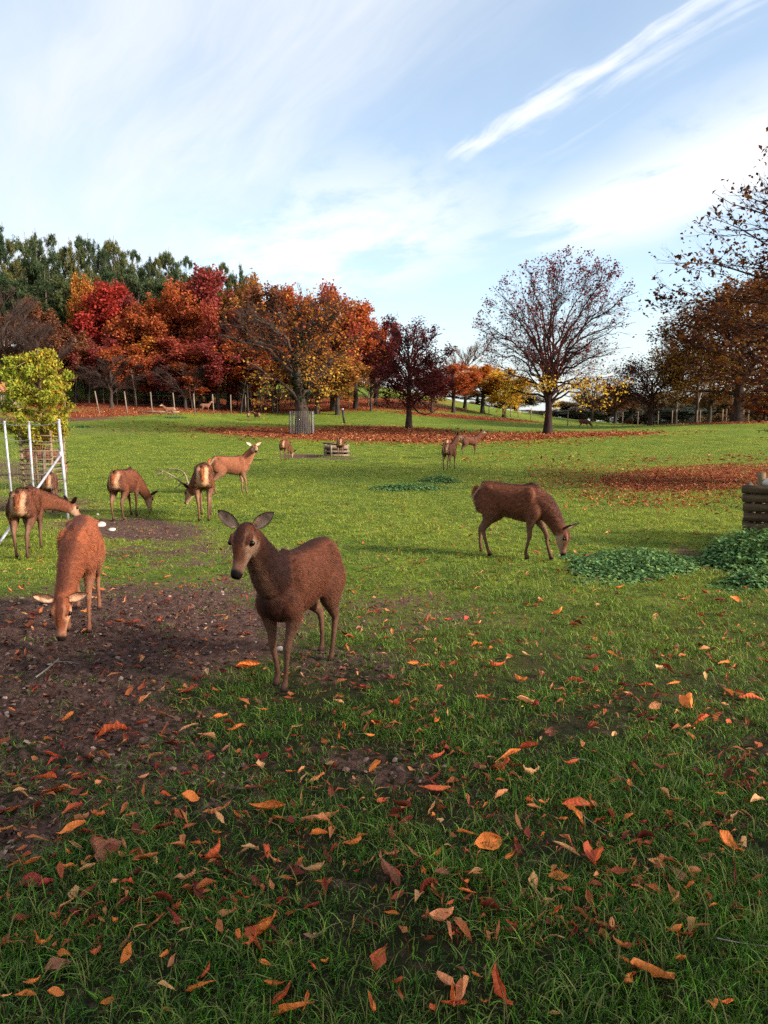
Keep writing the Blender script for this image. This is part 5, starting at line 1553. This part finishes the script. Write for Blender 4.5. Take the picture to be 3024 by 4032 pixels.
    for sy in (1, -1):
        lofts.append(solid((0.27, sy * 0.118, 0.86), (0.085, 0.050, 0.165)))       # shoulder blade
        lofts.append(solid((0.31, sy * 0.105, 0.68), (0.080, 0.058, 0.085)))       # point of shoulder
        lofts.append(solid((-0.33, sy * 0.125, 0.985), (0.055, 0.034, 0.040)))     # point of hip
        lofts.append(solid((-0.40, sy * 0.105, 0.80), (0.125, 0.070, 0.150)))      # haunch
    lofts.append(loft([(-0.5, 0, 1.035), (-0.2, 0, 1.03), (0.1, 0, 1.02), (0.26, 0, 1.05), (0.36, 0, 1.0)], [.03, .03, .03, .034, .03], [.03, .026, .026, .034, .03], lambda t, c, s_, P: np.tile(DKR * 0.9, (len(t), 1)), 20, 10))
    # fuse into one skin
    Vs, F4, F3, off = [], [], [], 0
    for v, q, tr_, c in lofts:
        Vs.append(v); F4.append(q + off); F3.append(tr_ + off); off += len(v)
    src = np.concatenate(Vs); scol = np.concatenate([l[3] for l in lofts])
    tmp = bpy.data.objects.new('tmp', fast_mesh('tmp', src, [np.concatenate(F4), np.concatenate(F3)])); COL.objects.link(tmp)
    md = tmp.modifiers.new('r', 'REMESH'); md.mode = 'VOXEL'; md.voxel_size = voxel; md.use_smooth_shade = True
    ms = tmp.modifiers.new('s', 'SMOOTH'); ms.factor = 0.5; ms.iterations = 5
    dg = bpy.context.evaluated_depsgraph_get(); ev = tmp.evaluated_get(dg); em = ev.to_mesh()
    nv = len(em.vertices); co = np.zeros(nv * 3, np.float32); em.vertices.foreach_get('co', co); co = co.reshape(-1, 3)
    npol = len(em.polygons); lt = np.zeros(npol, np.int32); em.polygons.foreach_get('loop_total', lt)
    li = np.zeros(len(em.loops), np.int32); em.loops.foreach_get('vertex_index', li)
    quads = li.reshape(-1, 4) if (lt == 4).all() else None
    ev.to_mesh_clear(); bpy.data.objects.remove(tmp)
    kd = KDTree(len(src))
    for i, p in enumerate(src): kd.insert(p, i)
    kd.balance()
    cc = np.empty((nv, 3))
    for i in range(nv):
        r_ = kd.find_n(co[i], 3); ww = np.array([1 / (d_ + 0.004) for _, _, d_ in r_]); cc[i] = (scol[[j for _, j, _ in r_]] * ww[:, None]).sum(0) / ww.sum()
    Vall, Fall, Call = [co], [quads], [cc]; off = nv
    # ears: cupped blades joined to the head
    for sy in (1, -1):
        eb = poll + hup * 0.055 + hs * sy * 0.066 - hd * 0.01
        ed = hs * sy * ear[0] + hup * ear[1] + hd * ear[2]; ed /= np.linalg.norm(ed)
        fw0 = hup * 0.8 + hd * 0.55 + hs * sy * 0.2; fwd = fw0 - ed * (fw0 @ ed); fwd /= np.linalg.norm(fwd); sd = np.cross(ed, fwd)
        nu, nw = 9, 7; el = 0.175
        for face in (0, 1):
            Vv = []; C_ = []
            for u in np.linspace(0, 1, nu):
                wd = 0.044 * (math.sin(math.pi * min(1, 0.16 + 0.84 * u)) ** 0.75) + 0.001
                for v_ in np.linspace(-1, 1, nw):
                    cup = 0.030 * (1 - v_ * v_) * (1 - 0.55 * u) * (-1)
                    p = eb + ed * el * u + sd * wd * v_ + fwd * (cup - (0.006 if face else 0.0))
                    Vv.append(p)
                    if face == 0:
                        inn = np.array([0.62, 0.46, 0.34]) * (0.35 + 0.65 * (abs(math.sin(9 * v_ + 5 * u)) ** 0.6)); rim = max(0, min(1, (abs(v_) - 0.72) / 0.2)) + max(0, (u - 0.85) / 0.15)
                        C_.append(inn * (1 - min(1, rim)) + DARK * min(1, rim))
                    else:
                        C_.append(DKR * (1 - 0.6 * u))
            i = np.arange(nu - 1)[:, None]; j = np.arange(nw - 1)[None]
            q = np.stack([i * nw + j, i * nw + j + 1, (i + 1) * nw + j + 1, (i + 1) * nw + j], -1).reshape(-1, 4)
            Vall.append(np.array(Vv)); Fall.append(q + off); Call.append(np.array(C_)); off += len(Vv)
    root = empty(name, pos, heading); root.scale = (scale,) * 3
    body = link('body', fast_mesh('deer_body', np.concatenate(Vall), np.concatenate(Fall), [M['coat']], True, col=np.concatenate(Call)), root)
    body.color = (*tint, 1)
    if fur:
        r = np.random.default_rng(int(abs(pos[0]) * 1000) % 9999)
        qd = quads; a, b, c_, d_ = co[qd[:, 0]], co[qd[:, 1]], co[qd[:, 2]], co[qd[:, 3]]
        nr = np.cross(c_ - a, d_ - b); ar = np.linalg.norm(nr, axis=1); nr /= ar[:, None] + 1e-12
        fi = r.choice(len(qd), fur, p=ar / ar.sum()); u = r.uniform(size=(fur, 1)); v_ = r.uniform(size=(fur, 1))
        p0 = (a[fi] * (1 - u) + b[fi] * u) * (1 - v_) + (d_[fi] * (1 - u) + c_[fi] * u) * v_; nn = nr[fi]
        hx = (p0 - poll) @ hd
        onhead = (np.linalg.norm(p0 - poll - hd * 0.14, axis=1) < 0.22)
        flow = np.where(onhead[:, None], -hd, np.array([-1.0, 0, -0.55]))
        flow = flow - (flow * nn).sum(1, keepdims=True) * nn; flow /= np.linalg.norm(flow, axis=1, keepdims=True) + 1e-6
        dirn = flow + nn * r.uniform(0.03, 0.15, (fur, 1)) + r.normal(0, 0.08, (fur, 3)); dirn /= np.linalg.norm(dirn, axis=1, keepdims=True)
        ln = 0.050 * r.uniform(0.5, 1.3, (fur, 1)) * np.where(onhead, 0.35, np.clip((p0[:, 2] - 0.30) / 0.35, 0.22, 1.0))[:, None]
        ln = np.where((onhead & (hx > 0.24))[:, None], 0.003, ln)
        sd_ = np.cross(dirn, nn); sd_ /= np.linalg.norm(sd_, axis=1, keepdims=True) + 1e-9
        wd_ = furw * r.uniform(0.6, 1.2, (fur, 1)) * np.where(p0[:, 2:3] < 0.45, 0.5, 1.0)
        Vf = np.stack([p0 - sd_ * wd_, p0 + sd_ * wd_, p0 + dirn * ln], 1).reshape(-1, 3)
        st_ = np.sin(p0[:, 0] * 17 + 9 * p0[:, 2] + 3 * np.sin(p0[:, 2] * 31 + 5 * p0[:, 1])) * np.sin(p0[:, 2] * 47 + 11 * p0[:, 0] + 2.5 * np.sin(p0[:, 0] * 23)) + 0.6 * np.sin(p0[:, 0] * 41 + p0[:, 2] * 63 + p0[:, 1] * 30)
        fc = cc[qd[fi, 0]] * (1 + 0.20 * st_)[:, None].clip(0.5, 1.6) * np.exp(r.normal(0, 0.20, (fur, 1)))
        o = link('fur', fast_mesh('fur', Vf, np.arange(fur * 3).reshape(-1, 3), [M['hair']], False, col=np.repeat(fc, 3, 0) * np.tile(np.array([[0.8], [0.8], [1.25]]), (fur, 1))), root); o['kind'] = 'stuff'; o.color = (*tint, 1)
    for sy in (1, -1):
        p = poll + hd * 0.110 + hs * sy * 0.078 + hup * 0.032
        v, f = eye_mesh
        o = link('eye', fast_mesh('eye', v * 0.0205 + p, f, [M['eye']], True), root)
    if stag:
        for sy in (1, -1):
            base = poll + hup * 0.06 + hs * sy * 0.035
            out_ = hs * sy
            beam = np.array([base, base + hup * 0.14 + out_ * 0.09 - hd * 0.04, base + hup * 0.33 + out_ * 0.22 - hd * 0.10, base + hup * 0.52 + out_ * 0.26 - hd * 0.08, base + hup * 0.70 + out_ * 0.20 + hd * 0.02])
            parts = [capped_tube(cr(beam, 14), np.linspace(0.022, 0.008, 14), 7)]
            for i_, (dh, do, du) in ((1, (0.20, 0.03, 0.08)), (2, (0.16, 0.07, 0.10)), (3, (0.13, 0.10, 0.10))):
                b = beam[i_]; e = b + hd * dh + out_ * do + hup * du
                parts.append(capped_tube(cr([b, (b + e) / 2 + hd * 0.02 - hup * 0.015, e], 7), np.linspace(0.014, 0.004, 7), 6))
            v, f = join(parts); link('antler', fast_mesh('antler', v, f, [M['antler']], True), root)
    tag(root, label, 'deer', 'herd of red deer on the meadow')
    return root


def _eye():
    th = np.linspace(0, np.pi, 7); ph = np.linspace(0, 2 * np.pi, 10, endpoint=False); T, Ph = np.meshgrid(th, ph, indexing='ij')
    V0 = np.stack([np.sin(T) * np.cos(Ph), np.sin(T) * np.sin(Ph), np.cos(T)], -1).reshape(-1, 3)
    i = np.arange(6)[:, None]; j = np.arange(10)[None]
    return V0, np.stack([i * 10 + j, (i + 1) * 10 + j, (i + 1) * 10 + (j + 1) % 10, i * 10 + (j + 1) % 10], -1).reshape(-1, 4)


eye_mesh = _eye()


def feet(pf, ph):
    """ground centre and heading from the picture points between the front hooves and between the hind hooves"""
    a = hit(*pf)[0][0]; b = hit(*ph)[0][0]; d = a - b
    hd = math.atan2(d[1], d[0]); c = (a + b) / 2
    c = c - np.array([math.cos(hd), math.sin(hd), 0]) * (-0.06); c[2] = gz(c[0], c[1])
    return c, hd, float(np.hypot(d[0], d[1]))


def away(p, rel):
    """heading of an animal at p: 0 looks straight away from the viewer, 90 to the viewer's left, 180 at the viewer"""
    return R(90 + rel) - math.atan2(p[0], p[1])


def build_deer():
    G = (-54, 0.58, 0); GH = (-72, 0)          # grazing neck and head

    def put(where, rel, *a, name='deer', **k):
        p = hit(*where)[0][0] if where[1] > 300 else ground_at(*where)
        return deer(name, p, away(p, rel), *a, **k)
    put((1185, 2660), 152, 1.0, (52, 0.52, 2), (-46, 8), ((0.04, -0.035), (-0.06, -0.035), (0.08, 0.0), (-0.12, 0.0)), (0.80, 0.67, 0.62), 'large brown hind in front looking towards the camera with ears spread', 0.0115, (0.85, 0.38, -0.50), dark_neck=1.0, rump=0.35, fur=55000, furw=0.0019)
    put((330, 2450), 174, 0.97, (-40, 0.66, -8), (-66, -8), ((0.10, 0.0), (-0.02, 0.02), (0.0, 0.03), (-0.14, 0.02)), (1.75, 1.30, 1.05), 'reddish hind grazing head-on towards the camera at the left', 0.0125, (1.0, 0.12, -0.25), rump=0.2, fur=36000, furw=0.0024)
    put((118, 2178), -13, 0.98, (-20, 0.66, -48), (-42, -50), ((0.0, 0), (0.04, 0.0), (0.04, 0.0), (-0.10, 0)), (0.95, 0.82, 0.78), 'hind seen from behind with bright white rump by the slanting fence brace', 0.0135, fur=15000, furw=0.0042)
    put((203, 2012), -8, 0.82, G, GH, ((0.05, 0), (-0.05, 0), (0, 0), (0, 0)), (0.8, 0.75, 0.75), 'small deer seen from behind through the fence wire below the slatted guard', 0.018)
    put((165, 26.0), -84, 1.0, G, GH, tint=(0.95, 0.9, 0.9), label='deer standing side-on behind the young oak guard', voxel=0.02)
    put((500, 2040), -24, 0.98, (-52, 0.60, -26), (-75, -26), ((0.10, 0), (-0.06, 0), (0.0, 0), (0.10, 0)), (0.92, 0.78, 0.74), 'hind grazing half turned away on the bare earth right of the fence', 0.016)
    put((808, 2040), -3, 1.08, (-40, 0.60, 40), (-58, 66), ((0.05, 0), (-0.05, 0), (0.02, 0), (-0.05, 0)), (1.15, 1.0, 0.9), 'antlered stag seen from behind, head lowered to its left', 0.015, name='stag', stag=True)
    put((912, 19.6), -74, 1.0, (62, 0.46, -18), (-14, -98), ((0.0, 0), (0.08, 0), (0.05, 0), (-0.12, 0)), (1.5, 1.38, 1.25), 'hind standing side-on beside the stag with raised head facing the camera', 0.0145, (0.9, 0.5, -0.1))
    put((1124, 35.8), -15, 1.0, (-50, 0.60, -20), GH, ((0.08, 0), (-0.08, 0), (0, 0), (0, 0)), (0.95, 0.85, 0.8), 'hind grazing turned away in mid meadow left of the pallet feeder', 0.02)
    put((1342, 38.9), -6, 1.0, (-22, 0.5, 0), (-50, 0), tint=(0.9, 0.85, 0.82), label='hind seen from behind feeding at the pallet feeder', voxel=0.02)
    put((1770, 29.6), -18, 1.04, (62, 0.50, -22), (-6, -52), ((0.0, 0), (0.05, 0), (0, 0), (-0.06, 0)), (0.85, 0.8, 0.8), 'nearer of two hinds standing in line, head turned to the right', 0.018, (0.7, 0.9, -0.2))
    put((1762, 38.0), -8, 1.0, (-48, 0.6, 10), GH, tint=(1.1, 0.95, 0.85), label='hind hidden behind the nearer standing hind with only its rump showing', voxel=0.02)
    put((1850, 42.5), -64, 1.02, (58, 0.52, -6), (-4, -12), ((0.04, 0), (-0.05, 0), (0.05, 0), (-0.06, 0)), (0.8, 0.76, 0.76), 'alert hind standing upright side-on, nose pointing right, by the leaf drift', 0.018, (0.5, 1.0, -0.2))
    put((2020, 2195), -112, 1.06, (-60, 0.50, 0), (-78, -8), ((0.20, 0), (-0.12, 0), (-0.10, 0.02), (0.15, 0.02)), (0.95, 0.82, 0.77), 'brown hind grazing side-on beside the oval nettle patch', 0.0125, (0.6, 0.9, -0.3), dark_neck=0.3, fur=26000, furw=0.0030)
    for px, d, rel, nk, hdp, lab, sc in [(2300, 92, -90, G, GH, 'dark deer grazing far off right of the domed tree trunk', 1.15), (2478, 100, 60, G, GH, 'tiny dark deer far off by the field fence', 1.0),
                                         (980, 92, -5, (50, 0.5, 0), (-10, 0), 'tiny deer seen from behind far off, left one of a pair near the wood', 1.0), (1012, 93, 40, (50, 0.5, 0), (-5, 40), 'tiny deer far off, right one of a pair near the wood', 1.0),
                                         (668, 82, 100, (55, 0.5, 0), (-10, 20), 'pale deer far off facing left before the wood fence', 1.05), (810, 98, -85, (58, 0.5, 0), (-5, 0), 'pale deer far off facing right on the red leaves before the wood', 1.05)]:
        tint = (0.55, 0.5, 0.5) if 'dark' in lab else (1.3, 1.4, 1.5) if 'pale' in lab else (1, 1, 1)
        put((px, d), rel, sc, nk, hdp, tint=tint, label=lab, voxel=0.022, fur=0)


# ------------------------------------------------------------------ single fallen leaves
LEAF_SPOTS = [  # (x, y, length in picture pixels, angle)
    (980, 2625, 110, 10), (727, 2735, 45, 20), (575, 2755, 45, 50), (265, 2857, 75, 15), (560, 2815, 40, 0), (745, 2885, 80, 15), (925, 2895, 70, 20), (815, 2915, 70, 10), (870, 2845, 60, 25), (440, 2910, 120, 20),
    (190, 2930, 45, -20), (210, 2992, 80, 0), (895, 2960, 45, 60), (1030, 3010, 70, 5), (185, 3085, 80, 15), (225, 3125, 130, 12), (387, 3110, 35, 80), (730, 3075, 65, 40), (565, 3085, 50, 0), (80, 3140, 50, 20),
    (650, 3155, 45, 0), (750, 3165, 70, 0), (855, 3215, 120, 25), (1050, 3195, 180, 8), (865, 3260, 70, -20), (940, 3250, 60, -50), (285, 3205, 75, 60), (325, 3255, 70, -5), (390, 3245, 80, -10), (285, 3305, 100, 35),
    (380, 3380, 160, 25), (300, 3355, 60, 0), (525, 3380, 35, 60), (125, 3415, 75, 20), (120, 3490, 75, 45), (185, 3500, 60, 60), (360, 3445, 55, 5), (500, 3515, 60, 0), (455, 3505, 35, 60), (770, 3340, 50, 5),
    (755, 3380, 45, 50), (850, 3405, 110, 30), (985, 3375, 75, 25), (1080, 3415, 60, -15), (750, 3490, 90, 12), (455, 3660, 70, -50), (680, 3645, 90, -45), (1030, 3700, 280, 8), (245, 3830, 120, 30), (490, 3790, 60, 70),
    (650, 3795, 60, 75), (675, 3810, 55, 80), (815, 3860, 75, 50), (790, 3925, 120, 5), (660, 3935, 80, -10), (135, 3900, 80, 10), (100, 3945, 90, 5), (420, 3975, 60, 40), (1080, 3915, 100, 12), (1115, 3960, 100, 55),
    (1160, 4010, 170, 5), (1245, 3265, 115, -5), (1255, 3310, 75, 20), (1395, 3360, 90, -5), (1380, 3330, 70, -5), (1250, 3455, 100, -10), (1240, 3090, 80, 15), (1145, 3060, 40, 20), (1430, 3310, 55, 0), (1500, 3180, 55, 60),
    (1480, 3050, 60, 40), (1480, 2865, 60, 20), (1455, 2920, 50, 30), (1440, 2715, 60, 25), (1450, 2835, 60, -10), (1560, 2800, 60, 60), (1625, 2620, 50, 15), (1680, 2625, 55, 20), (1875, 2545, 50, 10), (1960, 2630, 70, 0),
    (2050, 2690, 60, -30), (2135, 2670, 45, 50), (1910, 2770, 80, 15), (2070, 2780, 70, -5), (2110, 2800, 45, -80), (2260, 2700, 70, -10), (2410, 2580, 40, -50), (2600, 2645, 55, 30), (2540, 2705, 70, 0), (2650, 2695, 60, 10),
    (2850, 2620, 60, 15), (2590, 2745, 50, -25), (2470, 2740, 45, 20), (2575, 2795, 50, 5), (2720, 2790, 60, 80), (2760, 2860, 80, 15), (2710, 2885, 60, 10), (2960, 2770, 110, 8), (2375, 2830, 50, 70), (1720, 2860, 70, 70),
    (1725, 3010, 75, 10), (2085, 2960, 80, -10), (2150, 2910, 60, 40), (2000, 3000, 120, 30), (1990, 3045, 110, -50), (2085, 3075, 110, 35), (2250, 3035, 70, 0), (1975, 3160, 75, 40), (1725, 3135, 160, 20), (2280, 3200, 170, 12),
    (2260, 3245, 80, -60), (2210, 3260, 50, -20), (2100, 3205, 65, 5), (1840, 3305, 85, -20), (1910, 3345, 120, 25), (2030, 3270, 60, -80), (2470, 3240, 60, 10), (2770, 3275, 75, -15), (2980, 3180, 110, 35), (2840, 3150, 70, 10),
    (1550, 3385, 70, 30), (2005, 3405, 70, 35), (2230, 3370, 110, -20), (2340, 3425, 110, 75), (2210, 3475, 100, -18), (2870, 3350, 100, -55), (2925, 3360, 95, 70), (2730, 3465, 55, -20), (2890, 3480, 90, 65), (1740, 3475, 60, 10),
    (1870, 3470, 70, 20), (1835, 3500, 60, 60), (1840, 3545, 80, 5), (1750, 3640, 120, 5), (1780, 3590, 60, 50), (2190, 3620, 70, 30), (1540, 3630, 60, -20), (1515, 3460, 130, -60), (2660, 3705, 75, -30), (2455, 3805, 55, -60),
    (2460, 3880, 90, 45), (2570, 3885, 200, 10), (1760, 3910, 120, -50), (1820, 3960, 130, 60), (1775, 3995, 130, 10), (1955, 3935, 140, -70), (1905, 3990, 55, 30), (2855, 3990, 80, 20), (1500, 3800, 90, 60), (2180, 4015, 50, -30),
    (1470, 4000, 90, -70), (2900, 2370, 60, -5), (2700, 2365, 45, -5), (2440, 2320, 40, 0), (2200, 2420, 60, 5), (1840, 2450, 40, 60), (2110, 2180, 40, 5), (1050, 3985, 40, 0)]


def build_leaves():
    meshes = [leaf_mesh(300 + i) for i in range(24)]
    cols = [('orange', (0.80, 0.24, 0.055)), ('russet', (0.66, 0.13, 0.045)), ('tan', (0.78, 0.42, 0.18)), ('salmon-coloured', (0.80, 0.32, 0.14)), ('dark red', (0.36, 0.05, 0.04)), ('brown', (0.32, 0.12, 0.07))]
    forms = ['curled', 'folded', 'crinkled', 'flat-lying', 'upturned']
    r = np.random.default_rng(17)
    spots = list(LEAF_SPOTS)
    while len(spots) < 298:
        py = r.uniform(2560, 4010) if r.uniform() < 0.75 else r.uniform(2350, 2600); px = r.uniform(20, 3000)
        if 900 < px < 1350 and py < 2760: continue
        spots.append((px, py, r.uniform(30, 60) * (0.5 + (py - 2200) / 2200), r.uniform(-90, 90)))
    used = {}
    for k, (px, py, ln, an) in enumerate(spots):
        p, ok = hit(px, py); p = p[0]
        dep = p[1] * math.cos(PITCH) + (CAMH - p[2]) * math.sin(PITCH)
        fs = 0.62 + 0.38 * abs(math.cos(R(an)))          # lengths across the view are foreshortened
        L = min(0.21, 1.0 * ln / FPX * dep / fs)
        ci = int(r.choice(6, p=[0.34, 0.25, 0.07, 0.20, 0.09, 0.05])); mi = int(r.integers(0, len(meshes)))
        o = bpy.data.objects.new('fallen_leaf', meshes[mi]); COL.objects.link(o)
        up = r.uniform(0.006, 0.03) + 0.016 * (p[1] < 5)
        o.location = (float(p[0]), float(p[1]), float(p[2] + up))
        o.rotation_euler = (r.normal(0, 0.5), r.normal(0, 0.3), R(an) + (math.pi if r.uniform() < 0.5 else 0))
        o.scale = (L, L * r.uniform(0.8, 1.25), L * r.uniform(0.8, 1.3))
        c = np.array(cols[ci][1]) * r.uniform(0.8, 1.2); o.color = (*c, 1)
        row = ['by the deer', 'below the deer', 'in the middle of the near grass', 'low in the near grass', 'close to the bottom edge'][int(min(4, max(0, (py - 2500) // 310)))]
        colw = ['far left', 'left', 'left of centre', 'centre', 'right of centre', 'right', 'far right'][int(min(6, px // 432))]
        size = 'small' if ln < 50 else 'long' if ln > 100 else 'medium'
        lab = '%s %s %s leaf %s, %s' % (size, cols[ci][0], forms[mi % 5], row, colw)
        used.setdefault(lab, []).append((py, o))


    for lab, lst in used.items():
        lst.sort(key=lambda q: q[0])
        words = [''] if len(lst) == 1 else [', the upper one', ', the lower one'] if len(lst) == 2 else [', the top one', ', the middle one', ', the lowest one', ', the very lowest one'][:len(lst)]
        for (py, o), w_ in zip(lst, words + [''] * 9):
            tag(o, lab + w_, 'leaf', 'fallen leaves on the near grass')


# ------------------------------------------------------------------ build all
import time as _t
def _run(f):
    t0 = _t.time(); f(); print('%-16s %.1fs' % (f.__name__, _t.time() - t0))


for f in (build_deer, leaning_tree, dark_red_tree, domed_tree, broad_oak, dark_bush_tree, near_right_tree, shade_trees, young_tree, build_wood, build_fences, build_feeder, build_crib, build_stones, build_nettles, build_leaves, build_grass, build_litter, build_clods):
    _run(f)
